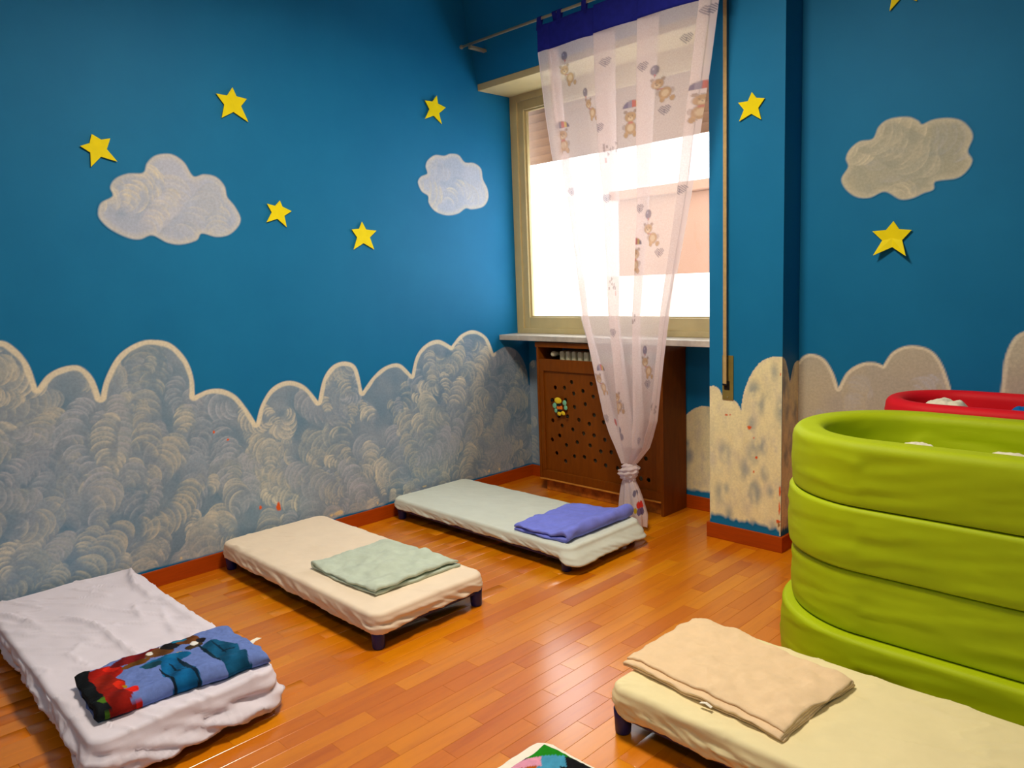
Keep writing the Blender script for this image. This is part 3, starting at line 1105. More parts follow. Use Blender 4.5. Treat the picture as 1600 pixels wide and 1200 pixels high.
# the drilled pattern goes on behind the curtain
for ix in range(9):
    for iz in range(9):
        x_ = 0.80 + ix * 0.052 + (0.026 if iz % 2 else 0)
        z_ = 0.19 + iz * 0.066
        if x_ > RX1 - 0.10 or z_ > 0.735:
            continue
        if all(math.hypot(x_ - a, z_ - b) > 0.048 for a, b in hw) and x_ > 0.74 + (z_ < 0.45) * 0.22 - (z_ > 0.6) * 0.02:
            hw.append((x_, z_))
PXA, PXB, PZA, PZB = RX0 + 0.045, RX1 - 0.045, 0.128, 0.772
hk = []
for a, b in hw:
    if all(math.hypot(a - c, b - d) > 0.030 for c, d in hk):
        hk.append((a, b))
hw = hk
loops = [[(PXA, PZA), (PXB, PZA), (PXB, PZB), (PXA, PZB)]]
for a, b in hw:
    if PXA + 0.014 < a < PXB - 0.014 and PZA + 0.014 < b < PZB - 0.014:
        rr = 0.0132
        loops.append([(a + rr * math.cos(t), b + rr * math.sin(t)) for t in np.linspace(0, 2 * math.pi, 14, endpoint=False)])
curve_plate('drilled_panel', loops, 0.006, 0.0, M_RAD_COVER, rc,
            Matrix(((1, 0, 0, 0), (0, 0, 1, YC + 0.018), (0, 1, 0, 0), (0, 0, 0, 1))))

rad = empty('radiator', (0.76, 3.56, 0.12), 'cream column radiator inside the brown cover, its top ribs showing', 'radiator')
for i in range(13):
    x_ = 0.462 + i * 0.047
    mb = MB()
    mb.box((x_ - 0.017, 3.440, 0.16), (x_ + 0.017, 3.60, 0.889), 0.014)
    mb.build('section', M_RADIATOR, rad)
mb = MB()
mb.tube([(0.452, 3.54, 0.21), (0.385, 3.54, 0.21), (0.37, 3.54, 0.19), (0.37, 3.54, 0.03)], 0.010)
mb.build('pipe', M_RADIATOR, rad)
mb = MB()
mb.tube([(0.455, 3.48, 0.868), (0.41, 3.48, 0.868)], 0.009)
mb.tube([(0.41, 3.49, 0.868), (0.407, 3.46, 0.868), (0.404, 3.445, 0.868), (0.402, 3.428, 0.868), (0.402, 3.420, 0.868)], [0.012, 0.014, 0.018, 0.016, 0.008])
mb.build('valve_knob', M_RADIATOR, rad)

# bee figure on the radiator cover
bee_c = on_y((873, 636), YC)
bee = empty('bee_figure', tuple(bee_c), 'small flat bee figure with green wings stuck on the radiator cover', 'decoration')
M_BY = plain('bee_yellow', lin(240, 206, 40), 0.6, 0.05, 30)
M_BK = plain('bee_black', lin(16, 14, 12), 0.6, 0.05, 30)
M_BG = plain('bee_mint', lin(122, 190, 152), 0.6, 0.05, 30)
M_BO = plain('bee_orange', lin(236, 120, 30), 0.6, 0.05, 30)


def bee_px(cx, cy):
    h = on_y((840 + cx / 12, 580 + cy / 12), YC)
    return h


def bee_part(name, cx, cy, rx, ry, mat, lift=0.006, tilt=0.0):
    h = bee_px(cx, cy)
    mb = MB()
    mb.ellipsoid((0, 0, 0), (rx, 0.005, ry), 16, 10)
    o = mb.build(name, mat, bee)
    o.matrix_world = Matrix.Translation((h[0], YC + 0.004 - lift, h[2])) @ Matrix.Rotation(tilt, 4, 'Y')
    return o


bee_part('wing', 320, 645, 0.016, 0.018, M_BG, 0.004)
bee_part('wing', 505, 595, 0.016, 0.017, M_BG, 0.004)
bee_part('wing', 345, 740, 0.013, 0.013, M_BG, 0.004)
bee_part('wing', 525, 688, 0.014, 0.015, M_BG, 0.004)
bee_part('head', 390, 550, 0.029, 0.020, M_BY, 0.008)
bee_part('stripe', 408, 632, 0.019, 0.010, M_BK, 0.009)
bee_part('body', 418, 685, 0.024, 0.018, M_BO, 0.007)
bee_part('stripe', 428, 735, 0.022, 0.009, M_BK, 0.009)
bee_part('leg', 415, 795, 0.016, 0.013, M_BY, 0.008)
bee_part('leg', 485, 785, 0.018, 0.012, M_BY, 0.008, 0.5)
bee_part('foot', 555, 855, 0.009, 0.007, M_BK, 0.007, 0.5)
bee_part('foot', 385, 845, 0.007, 0.006, M_BK, 0.007)
bee_part('hand', 272, 545, 0.010, 0.009, M_BK, 0.007, 0.6)

# ------------------------------------------------------------------ shutter strap on the pillar
st = empty('shutter_strap', (1.664, YP, 0.71), 'long beige shutter strap running down the blue pillar into a brass plate', 'strap')
MB().box((1.655, YP - 0.020, 0.786), (1.673, YP - 0.0175, ZC - 0.005), 0.0008).build('webbing', M_STRAP, st)
MB().box((1.6745, YP - 0.013, 0.80), (1.677, YP - 0.010, ZC - 0.005), 0.0008).build('webbing_edge', M_DARK, st)
wp = MB().box((1.643, YP - 0.006, 0.708), (1.701, YP - 0.001, 0.924), 0.002).build('winder_plate', M_PLATE, st)
MB().box((1.655, YP - 0.0085, 0.757), (1.683, YP - 0.006, 0.80), 0.001).build('slot', M_DARK, wp)
MB().tube([(1.652, YP - 0.016, 0.784), (1.678, YP - 0.016, 0.784)], 0.006, 10).build('guide_roller', M_DARK, wp)
for z_ in (0.722, 0.912):
    MB().tube([(1.672, YP - 0.008, z_), (1.672, YP - 0.005, z_)], 0.0035, 8).build('screw', M_ROD, wp)

# ------------------------------------------------------------------ curtain rod and curtain
YCU = 3.12
ROD_Z = 2.692
rod = empty('curtain_rod', (0.9, YCU, ROD_Z), 'thin metal curtain rod across the shutter housing above the window', 'curtain rod')
MB().tube([(0.035, YCU, ROD_Z + 0.008), (0.9, YCU, ROD_Z), (1.80, YCU, ROD_Z - 0.002)], 0.0075, 12).build('rod', M_ROD, rod)
for bx_ in (0.115, 1.545):
    MB().box((bx_ - 0.014, YCU - 0.012, ROD_Z - 0.022), (bx_ + 0.014, 3.232, ROD_Z - 0.006), 0.003).build('bracket', M_ROD, rod)
MB().ellipsoid((0.03, YCU, ROD_Z + 0.008), (0.014, 0.012, 0.012), 12, 8).build('end_cap', M_ROD, rod)

cz = [2.70, 2.516, 2.21, 1.99, 1.68, 1.10, 0.59, 0.44, 0.345]
cxl = [0.652, 0.650, 0.685, 0.718, 0.786, 0.878, 1.035, 1.105, 1.148]
cxr = [1.735, 1.712, 1.664, 1.625, 1.575, 1.452, 1.36, 1.300, 1.215]
cz_s, cxl_s, cxr_s = cz[::-1], cxl[::-1], cxr[::-1]
UF = np.array([0.0, 0.055, 0.105, 0.13, 0.155, 0.30, 0.345, 0.42, 0.445, 0.49, 0.61, 0.64, 0.695, 0.72, 0.76, 0.90, 0.935, 0.965, 1.0])
FF = np.array([0.0, 0.05, 0.115, 0.10, 0.060, 0.30, 0.345, 0.455, 0.43, 0.35, 0.615, 0.64, 0.695, 0.665, 0.60, 0.90, 0.965, 0.90, 1.0])
YF = np.array([0.0, 0.006, -0.016, 0.0, 0.016, 0.0, -0.008, -0.022, 0.0, 0.020, -0.004, -0.010, -0.020, 0.0, 0.018, -0.008, -0.020, 0.016, -0.004])


YF = -YF


def smooth_interp(u, xs, ys, w=0.012):
    acc = 0
    ks = np.linspace(-1, 1, 9)
    wt = np.exp(-2 * ks ** 2)
    for k, q in zip(ks, wt):
        acc = acc + q * np.interp(np.clip(u + k * w, 0, 1), xs, ys)
    return acc / wt.sum()


def curtain_pts(u, z):
    """u, z arrays (same shape) -> world points"""
    f = smooth_interp(u, UF, FF)
    yy = smooth_interp(u, UF, YF)
    xl = np.interp(z, cz_s, cxl_s)
    xr = np.interp(z, cz_s, cxr_s)
    wd = xr - xl
    low = np.clip((1.1 - z) / 0.75, 0, 1)
    amp = 1.0 + 1.6 * low - 1.2 * np.clip((0.5 - z) / 0.16, 0, 1)
    x = xl + wd * f + 0.006 * np.sin(u * 40 + z * 2.0) * (1 - low)
    y = YCU + yy * amp + 0.010 * np.sin(u * 23 + z * 1.7) + 0.012 * np.sin(u * 57 + z * 3) * low * np.clip((z - 0.33) / 0.2, 0, 1)
    y = y + 0.02 * low
    return np.stack([x, y, z], -1)


def sheer_mat(name, painted, dens=0.46):
    m, nt, bs, L = new_mat(name)
    nt.nodes.remove(bs)
    tr = nt.nodes.new('ShaderNodeBsdfTransparent')
    df = nt.nodes.new('ShaderNodeBsdfDiffuse')
    tl = nt.nodes.new('ShaderNodeBsdfTranslucent')
    f = noise_node(nt, 160, 2, 0.5)
    base = ramp(nt, f, [(0.3, lin(238, 220, 218)), (0.7, lin(248, 234, 232))])
    mx1 = nt.nodes.new('ShaderNodeMixShader')
    mx1.inputs[0].default_value = 0.30
    mx2 = nt.nodes.new('ShaderNodeMixShader')
    if painted:
        at = nt.nodes.new('ShaderNodeAttribute')
        at.attribute_name = 'paint'
        base = mixcol(nt, at.outputs['Alpha'], base, at.outputs['Color'])
        mm = nt.nodes.new('ShaderNodeMath')
        mm.operation = 'MULTIPLY_ADD'
        L.new(at.outputs['Alpha'], mm.inputs[0])
        mm.inputs[1].default_value = 0.22
        mm.inputs[2].default_value = dens
        L.new(mm.outputs[0], mx2.inputs[0])
    else:
        mx2.inputs[0].default_value = dens
    L.new(base, df.inputs[0])
    L.new(base, tl.inputs[0])
    L.new(df.outputs[0], mx1.inputs[1])
    L.new(tl.outputs[0], mx1.inputs[2])
    L.new(tr.outputs[0], mx2.inputs[1])
    L.new(mx1.outputs[0], mx2.inputs[2])
    L.new(mx2.outputs[0], nt.nodes['Material Output'].inputs[0])
    return m


M_SHEER = sheer_mat('printed_sheer', True, 0.56)
M_SHEER_KNOT = sheer_mat('sheer_knot', True, 0.72)

CW, CH = 1.50, 2.19          # cloth width and drop for the print
NU, NV = 340, 440
uu = np.linspace(0, 1, NU)
zz = np.linspace(2.530, 0.348, NV)
U, Z = np.meshgrid(uu, zz)
CP = curtain_pts(U, Z)
CPX = proj(CP.reshape(-1, 3)).reshape(NV, NU, 2)
rgba = np.zeros((NV, NU, 4))
SU = U * CW
SV = (2.530 - Z)


def put(mask_fn, cu, cv_, rad, col, op=1.0):
    j0, j1 = np.searchsorted(uu, (cu - rad) / CW), np.searchsorted(uu, (cu + rad) / CW) + 1
    i0 = max(int((cv_ - rad) / 2.182 * NV), 0)
    i1 = min(int((cv_ + rad) / 2.182 * NV) + 2, NV)
    if i1 <= i0 or j1 <= j0:
        return
    a, b = SU[i0:i1, j0:j1] - cu, -(SV[i0:i1, j0:j1] - cv_)
    k = mask_fn(a, b) * op * 0.8
    w = rgba[i0:i1, j0:j1]
    w[..., :3] = w[..., :3] * (1 - k[..., None]) + np.asarray(lin(col)) * k[..., None]
    w[..., 3] = np.maximum(w[..., 3], k)


def ell(rx, ry, cx=0, cy=0):
    return lambda a, b: np.clip((1.12 - np.hypot((a - cx) / rx, (b - cy) / ry)) / 0.2, 0, 1)


def teddy(u, v, s=1.0, lean=0.0):
    tan, dk, wh = (206, 158, 96), (150, 102, 50), (240, 214, 176)
    put(ell(.026 * s, .030 * s), u - lean * .02, v + .052 * s, .05, tan)
    put(ell(.014 * s, .017 * s), u - lean * .02, v + .052 * s, .03, wh, 0.7)
    for sx in (-1, 1):
        put(ell(.011 * s, .014 * s), u + sx * .020 * s - lean * .03, v + .082 * s, .03, tan)
        put(ell(.009 * s, .014 * s), u + sx * .028 * s - lean * .02, v + .045 * s, .03, dk, 0.5)
        put(ell(.009 * s, .009 * s), u + sx * .022 * s + lean * .01, v - .024 * s, .02, dk, 0.8)
    put(ell(.026 * s, .024 * s), u + lean * .01, v, .04, tan)
    put(ell(.012 * s, .009 * s), u + lean * .01, v + .009 * s, .02, wh, 0.8)
    put(ell(.004 * s, .003 * s), u + lean * .01, v + .006 * s, .01, (70, 40, 24))
    for sx in (-1, 1):
        put(ell(.0028 * s, .003 * s), u + lean * .01 + sx * .009 * s, v - .004 * s, .01, (70, 40, 24))
    put(ell(.014 * s, .004 * s), u - lean * .0, v + .027 * s, .02, (200, 60, 60), 0.9)


def balloon(u, v, col=(104, 96, 132)):
    put(ell(.017, .022), u, v, .03, col)
    put(ell(.004, .006), u - .005, v - .007, .01, (190, 186, 204), 0.7)
    put(ell(.004, .006), u + .001, v + .025, .01, (206, 80, 90))
    put(ell(.0022, .03), u + .002, v + .05, .04, (206, 120, 120), 0.7)


def umbrella(u, v):
    def dome(c0, c1):
        def f(a, b):
            ins = np.clip((1.0 - np.hypot(a / .046, (b + .012) / .036)) / 0.12, 0, 1) * (b > -.012)
            t = (a + .046) / .092
            return ins * (t >= c0) * (t < c1)
        return f
    for c0, c1, c in ((0, .3, (96, 88, 140)), (.3, .5, (150, 140, 170)), (.5, .68, (222, 70, 50)), (.68, .82, (232, 186, 40)), (.82, 1.01, (84, 78, 120))):
        put(dome(c0, c1), u, v, .06, c)


def heart(u, v, s=0.024):
    def f(a, b):
        x, y = a / s, b / s + 0.15
        h = (x * x + y * y - 0.7) ** 3 - x * x * y ** 3
        g = ((np.sin((a + b) * 620) > -0.1) | (np.sin((a - b) * 620) > 0.55))
        return (h < 0) * np.where(g, 1.0, 0.25)
    put(f, u, v, s * 1.4, (84, 84, 126), 0.9)


def scribble(u, v):
    r = random.Random(int(u * 1000 + v * 777))
    for _ in range(9):
        x, y = r.uniform(-.03, .03), r.uniform(-.03, .03)
        put(ell(.004, .009), u + x, v + y, .02, (130, 112, 112), 0.8)
    put(ell(.005, .014), u - .02, v + .045, .03, (214, 120, 90), 0.8)


def at_px(x, y):
    d = (CPX[..., 0] - x) ** 2 + (CPX[..., 1] - y) ** 2
    d = d + 400.0 * (CP[..., 1] - YCU)
    k = np.argmin(d)
    return SU.ravel()[k], SV.ravel()[k]


for x, y in [(915, 144), (1024, 110), (882, 88), (938, 345), (1013, 335), (1008, 547)]:
    u_, v_ = at_px(x, y)
    balloon(u_, v_)
for x, y in [(921, 162), (1032, 131), (885, 108), (940, 365), (1015, 357), (1010, 566), (938, 592), (960, 622)]:
    u_, v_ = at_px(x, y)
    teddy(u_, v_, 0.9, -1.0)
for x, y in [(988, 163), (1098, 134), (877, 196), (992, 378), (939, 576)]:
    u_, v_ = at_px(x, y)
    umbrella(u_, v_)
for x, y in [(985, 182), (1098, 155), (879, 212), (993, 398)]:
    u_, v_ = at_px(x, y)
    teddy(u_, v_, 1.0, 0.0)
for x, y in [(945, 98), (1003, 105), (935, 200), (1038, 172), (1072, 60), (947, 310), (1000, 327), (1062, 297), (1030, 395), (958, 520), (948, 655),
             (998, 690), (1012, 600), (893, 300), (1108, 15), (920, 470)]:
    u_, v_ = at_px(x, y)
    heart(u_, v_)
for x, y in [(953, 235), (958, 445), (968, 635), (1017, 640), (990, 500)]:
    u_, v_ = at_px(x, y)
    scribble(u_, v_)
for x, y, c in [(962, 660, (216, 48, 44)), (965, 672, (92, 90, 128)), (971, 683, (110, 110, 140))]:
    u_, v_ = at_px(x, y)
    put(ell(.02, .02), u_, v_, .03, c)
# stitched side hems are a little denser
hem = np.clip(1 - SU / 0.022, 0, 1) + np.clip(1 - (CW - SU) / 0.022, 0, 1)
hm = (hem > 0) & (rgba[..., 3] < 0.2)
rgba[hm] = (*lin(232, 214, 214), 0.9)

curt = empty('sheer_curtain', (1.18, YCU, 0.02), 'white sheer curtain with teddy bear print, knotted near the floor in front of the window', 'curtain')
idx = np.arange(NU * NV).reshape(NV, NU)
quads = np.stack([idx[:-1, :-1], idx[1:, :-1], idx[1:, 1:], idx[:-1, 1:]], -1).reshape(-1, 4)
me = np_mesh('sheer_panel', CP.reshape(-1, 3), quads, True)
set_paint(me, rgba.reshape(-1, 4))
link('sheer_panel', me, M_SHEER, curt)
# header band
nb = 10
zb = np.linspace(2.655, 2.524, nb)
Ub, Zb = np.meshgrid(uu, zb)
BP = curtain_pts(Ub, Zb)
BP[..., 1] -= 0.002
ib = np.arange(NU * nb).reshape(nb, NU)
qb = np.stack([ib[:-1, :-1], ib[1:, :-1], ib[1:, 1:], ib[:-1, 1:]], -1).reshape(-1, 4)
band = link('header_band', np_mesh('header_band', BP.reshape(-1, 3), qb, True), M_BAND, curt)
sm = band.modifiers.new('thick', 'SOLIDIFY')
sm.thickness = 0.003
for ut in (0.012, 0.098, 0.20, 0.30, 0.425, 0.56, 0.68, 0.80, 0.93, 0.99):
    c0 = curtain_pts(np.array([ut]), np.array([2.64]))[0]
    mb = MB()
    wdt = 0.017
    loop = []
    for t in np.linspace(0, math.pi, 9):
        loop.append((c0[1] * 0 + YCU - 0.0105 * math.cos(t), ROD_Z + 0.002 + 0.0115 * math.sin(t)))
    front = [(c0[1] - 0.003, 2.635)] + loop + [(c0[1] + 0.004, 2.635)]
    rows = []
    for yy_, zz_ in front:
        k = np.clip((zz_ - 2.635) / 0.05, 0, 1)
        rows.append([mb.bm.verts.new((c0[0] + s * wdt * (1 - 0.15 * k), yy_, zz_)) for s in (-1, -0.3, 0.3, 1)])
    for a, b in zip(rows[:-1], rows[1:]):
        for k in range(3):
            f = mb.bm.faces.new([a[k], a[k + 1], b[k + 1], b[k]])
            f.smooth = True
    tb_ = mb.build('tab', M_BAND, curt)
    s2 = tb_.modifiers.new('thick', 'SOLIDIFY')
    s2.thickness = 0.002
# knot
KC = np.array([1.182, YCU + 0.012, 0.312])
kv, kf = [], []
na_, nb2 = 64, 34
for i in range(nb2):
    t = i / (nb2 - 1)
    zk = 0.352 - 0.092 * t
    r0 = 0.020 + 0.026 * math.sin(math.pi * min(max(t, 0.02), 0.98)) ** 0.6
    for k in range(na_):
        a = 2 * math.pi * k / na_
        rid = 0.0045 * math.sin(5 * (a * 0.5 + t * 5.2)) + 0.003 * math.sin(9 * a + 11 * t)
        rid += 0.006 * (math.sin(a + 1.0 + 4.5 * t) > 0.3)
        r_ = r0 + rid
        kv.append((KC[0] + r_ * math.cos(a) * 1.08 + 0.006 * math.sin(7 * t), KC[1] + r_ * math.sin(a) * 0.9, zk))
ik = np.arange(na_ * nb2).reshape(nb2, na_)
qk = np.stack([ik[:-1], ik[1:], np.roll(ik[1:], -1, 1), np.roll(ik[:-1], -1, 1)], -1).reshape(-1, 4)
me = np_mesh('knot', kv, qk, True)
set_paint(me, np.zeros((len(kv), 4)))
link('knot', me, M_SHEER_KNOT, curt)
# tail below the knot
nt_, nz_ = 220, 70
tv = np.zeros((nz_, nt_, 3))
tr_ = np.zeros((nz_, nt_, 4))
for i in range(nz_):
    t = i / (nz_ - 1)
    zk = 0.272 - 0.245 * t
    cxk = KC[0] + 0.038 * t
    hw_ = 0.022 + 0.066 * (t ** 0.55)
    if t > 0.75:
        hw_ -= 0.018 * (t - 0.75) / 0.25
    for k in range(nt_):
        s = k / (nt_ - 1)
        a = s * 2 * math.pi * 0.92 + 0.4
        pl = 1 + (0.10 + 0.14 * t) * math.sin(a * 6 + 0.8 * t) + 0.06 * math.sin(a * 11 + 2)
        tv[i, k] = (cxk + hw_ * math.cos(a) * pl, KC[1] + hw_ * 0.55 * math.sin(a) * pl, zk)
        px_, py_ = cxk + hw_ * math.cos(a) * pl, zk
        if math.sin(a) < 0.1:
            for (bx, bz, rx_, rz_, c) in ((1.262, 0.145, .013, .020, (222, 52, 40)), (1.246, 0.112, .010, .016, (206, 176, 30)),
                                          (1.266, 0.110, .011, .020, (110, 92, 132)), (1.232, 0.20, .009, .018, (130, 120, 140))):
                if ((px_ - bx) / rx_) ** 2 + ((py_ - bz) / rz_) ** 2 < 1:
                    tr_[i, k] = (*lin(c), 1)
it = np.arange(nt_ * nz_).reshape(nz_, nt_)
qt = np.stack([it[:-1, :-1], it[1:, :-1], it[1:, 1:], it[:-1, 1:]], -1).reshape(-1, 4)
me = np_mesh('tail', tv.reshape(-1, 3), qt, True)
set_paint(me, tr_.reshape(-1, 4))
link('tail', me, M_SHEER_KNOT, curt)

# ------------------------------------------------------------------ cots with fitted sheets


def fbm(x, y, z, o=3):
    return mnoise.fractal(Vector((x, y, z)), 1.0, 2.0, o)


def ring_pts(x0, x1, y0, y1, ins, rc, nl, ns, nc):
    """rounded rectangle, fixed topology; returns (n,2) points and outward normals"""
    a0, a1, b0, b1 = x0 + ins, x1 - ins, y0 + ins, y1 - ins
    if b1 < b0:
        b0 = b1 = (y0 + y1) / 2
    if a1 < a0:
        a0 = a1 = (x0 + x1) / 2
    r = max(min(rc - ins * 0.6, (b1 - b0) / 2, (a1 - a0) / 2), 0.0)
    P, N = [], []

    def seg(p, q, n, nor):
        for t in np.linspace(0, 1, n, endpoint=False):
            P.append((p[0] + (q[0] - p[0]) * t, p[1] + (q[1] - p[1]) * t))
            N.append(nor)

    def arc(c, a, n):
        for t in np.linspace(0, 1, n, endpoint=False):
            th = a + t * math.pi / 2
            P.append((c[0] + r * math.cos(th), c[1] + r * math.sin(th)))
            N.append((math.cos(th), math.sin(th)))
    seg((a0 + r, b0), (a1 - r, b0), nl, (0, -1))
    arc((a1 - r, b0 + r), -math.pi / 2, nc)
    seg((a1, b0 + r), (a1, b1 - r), ns, (1, 0))
    arc((a1 - r, b1 - r), 0, nc)
    seg((a1 - r, b1), (a0 + r, b1), nl, (0, 1))
    arc((a0 + r, b1 - r), math.pi / 2, nc)
    seg((a0, b1 - r), (a0, b0 + r), ns, (-1, 0))
    arc((a0 + r, b0 + r), math.pi, nc)
    return np.array(P), np.array(N)


def cot(label, rect, ztop, mat, seed, hem_fn, creases=(), wr=1.0, legz=0.055, drape=None, leg_in=0.03, flat=None):
    x0, x1, y0, y1 = rect
    t = empty('toddler_cot', ((x0 + x1) / 2, (y0 + y1) / 2, 0), label, 'cot', 'low toddler cots')
    nl, ns, nc = 130, 60, 14
    Lx, Ly = x1 - x0, y1 - y0
    rings = []
    half = min(Lx, Ly) / 2
    R = 0.016
    ins_list = list(np.linspace(half, R, 30)) + list(R * (1 - np.sin(np.linspace(0, math.pi / 2, 6)[1:])))
    n_top = 30
    V = []
    rc = 0.05
    for k, ins in enumerate(ins_list):
        P, N = ring_pts(x0, x1, y0, y1, ins, rc, nl, ns, nc)
        if k < n_top:
            z = np.full(len(P), ztop)
        else:
            th = (k - n_top + 1) / 5 * math.pi / 2
            z = np.full(len(P), ztop - R * (1 - math.cos(th)))
        V.append(np.column_stack([P, z]))
    P, N = ring_pts(x0, x1, y0, y1, 0, rc, nl, ns, nc)
    nside = 11
    n = len(P)
    s_arc = np.concatenate([[0], np.cumsum(np.hypot(*np.diff(np.vstack([P, P[:1]]), axis=0).T))])[:n]
    cen = np.array([(x0 + x1) / 2, (y0 + y1) / 2])
    hz = np.array([hem_fn((p[0] - x0) / Lx, (p[1] - y0) / Ly) for p in P])
    hz = hz + np.array([0.006 * fbm(s * 7, seed, 0.3) + 0.003 * fbm(s * 30, seed, 0.7) for s in s_arc])
    for k in range(1, nside + 1):
        q = k / nside
        zs = (ztop - R) * (1 - q) + hz * q
        out = np.array([0.007 * wr * fbm(s * 5 + zc * 16, zc * 38, seed + 3.1) + 0.005 * wr * fbm(s * 24 + zc * 60, zc * 12, seed) for s, zc in zip(s_arc, zs)])
        out = out * min(1, q * 2.2) + 0.004 * math.sin(q * math.pi)
        if k == nside:
            out = out - 0.006
        dr = np.zeros(n)
        if drape is not None:
            dr = np.array([drape((p[0] - x0) / Lx, (p[1] - y0) / Ly) for p in P]) * q
        V.append(np.column_stack([P + N * (out + dr)[:, None], zs]))
    # tucked under
    lastP = V[-1]
    V.append(np.column_stack([lastP[:, :2] - N * 0.014, lastP[:, 2] + 0.004]))
    V.append(np.column_stack([lastP[:, :2] - N * 0.034, lastP[:, 2] + 0.012]))
    V = np.array(V)
    # wrinkles on the top, pressed flat under the blanket
    under = in_poly(V[..., 0], V[..., 1], np.array(flat)) if flat is not None else None
    for k in range(n_top + 5):
        for i in range(n):
            x, y = V[k, i, 0], V[k, i, 1]
            a = 0.55
            u_, v_ = x * math.cos(a) + y * math.sin(a), -x * math.sin(a) + y * math.cos(a)
            rdg = 1 - abs(fbm(u_ * 3.0, v_ * 11.0, seed * 1.7, 3)) * 2.4
            dz = 0.0028 * wr * max(rdg, 0) ** 4 + 0.0028 * wr * fbm(x * 5, y * 5, seed, 2)
            for (p, q, amp, wdt) in creases:
                ex, ey = q[0] - p[0], q[1] - p[1]
                l2 = ex * ex + ey * ey
                tt = ((x - p[0]) * ex + (y - p[1]) * ey) / l2
                tc = min(max(tt, 0), 1)
                cx_, cy_ = p[0] + tc * ex, p[1] + tc * ey
                cx_ += 0.010 * math.sin(tc * 7 + seed)
                d = math.hypot(x - cx_, y - cy_)
                side = (x - cx_) * ey - (y - cy_) * ex
                fade = math.sin(math.pi * (0.12 + 0.76 * tc)) ** 0.7 if 0 <= tt <= 1 else 0.3
                prof_ = math.exp(-(d / wdt) ** 2)
                dz += amp * fade * prof_ * (1.0 if side > 0 else 0.45)
            if flat is not None:
                dz *= 0.08 if under[k, i] else 1.0
            V[k, i, 2] += dz
    nr = len(V)
    ii = np.arange(nr * n).reshape(nr, n)
    quads = np.stack([ii[:-1], ii[1:], np.roll(ii[1:], -1, 1), np.roll(ii[:-1], -1, 1)], -1).reshape(-1, 4)
    me = np_mesh('fitted_sheet', V.reshape(-1, 3), quads, True)
    link('fitted_sheet', me, mat, t)
    # plastic frame and legs
    mb = MB()
    mb.box((x0 + 0.012, y0 + 0.012, legz), (x1 - 0.012, y0 + 0.05, legz + 0.03), 0.006)
    mb.box((x0 + 0.012, y1 - 0.05, legz), (x1 - 0.012, y1 - 0.012, legz + 0.03), 0.006)
    mb.box((x0 + 0.012, y0 + 0.05, legz), (x0 + 0.05, y1 - 0.05, legz + 0.03), 0.006)
    mb.box((x1 - 0.05, y0 + 0.05, legz), (x1 - 0.012, y1 - 0.05, legz + 0.03), 0.006)
    mb.build('frame', M_BLUE_PLASTIC, t)
    MB().box((x0 + 0.03, y0 + 0.03, legz + 0.012), (x1 - 0.03, y1 - 0.03, legz + 0.026), 0.003).build('base_board', M_BLUE_PLASTIC, t)
    for lx in (x0 + leg_in, x1 - leg_in):
        for ly in (y0 + 0.032, y1 - 0.032):
            mb = MB()
            mb.tube([(lx, ly, 0.001), (lx, ly, 0.006), (lx, ly, 0.05), (lx, ly, legz + 0.02)], [0.020, 0.023, 0.025, 0.027], 20)
            mb.build('leg', M_BLUE_PLASTIC, t)
    return t


M_SH1 = cloth('sheet_lilac_white', lin(224, 217, 228), 0.03, 0.06)
M_SH2 = cloth('sheet_peach', lin(234, 216, 192), 0.03, 0.06)
M_SH3 = cloth('sheet_pale_mint', lin(210, 216, 204), 0.03, 0.06)
M_SH4 = cloth('sheet_butter', lin(234, 220, 172), 0.03, 0.06)
M_SH5 = cloth('sheet_white', lin(238, 232, 218), 0.03, 0.06)


def Zt(px, z):
    h = on_z(px, z)
    return (h[0], h[1])


def quad(pts, z):
    return [Zt(p, z) for p in pts]


ZT1, ZT2, ZT3, ZT4, ZT5 = 0.138, 0.140, 0.122, 0.150, 0.142
BQ1 = quad([(118, 1072), (355, 990), (418, 1034), (150, 1126)], ZT1 + 0.004)
BQ2 = quad([(586, 932), (716, 884), (606, 853), (493, 890)], ZT2 + 0.004)
BQ3 = quad([(803, 828), (900, 793), (984, 806), (880, 848)], ZT3 + 0.004)
BQ4 = quad([(975, 1040), (1220, 1157), (1328, 1076), (1088, 975)], ZT4 + 0.004)


def hem1(u, v):
    h = 0.060
    if u > 0.9:
        h -= 0.022 * (0.4 + 0.6 * math.sin(math.pi * min(max(v, 0), 1)))
    h -= 0.022 * math.exp(-(((u - 1) / 0.10) ** 2 + ((v) / 0.25) ** 2))
    h -= 0.018 * math.exp(-(((u - 1) / 0.10) ** 2 + ((v - 1) / 0.25) ** 2))
    return h


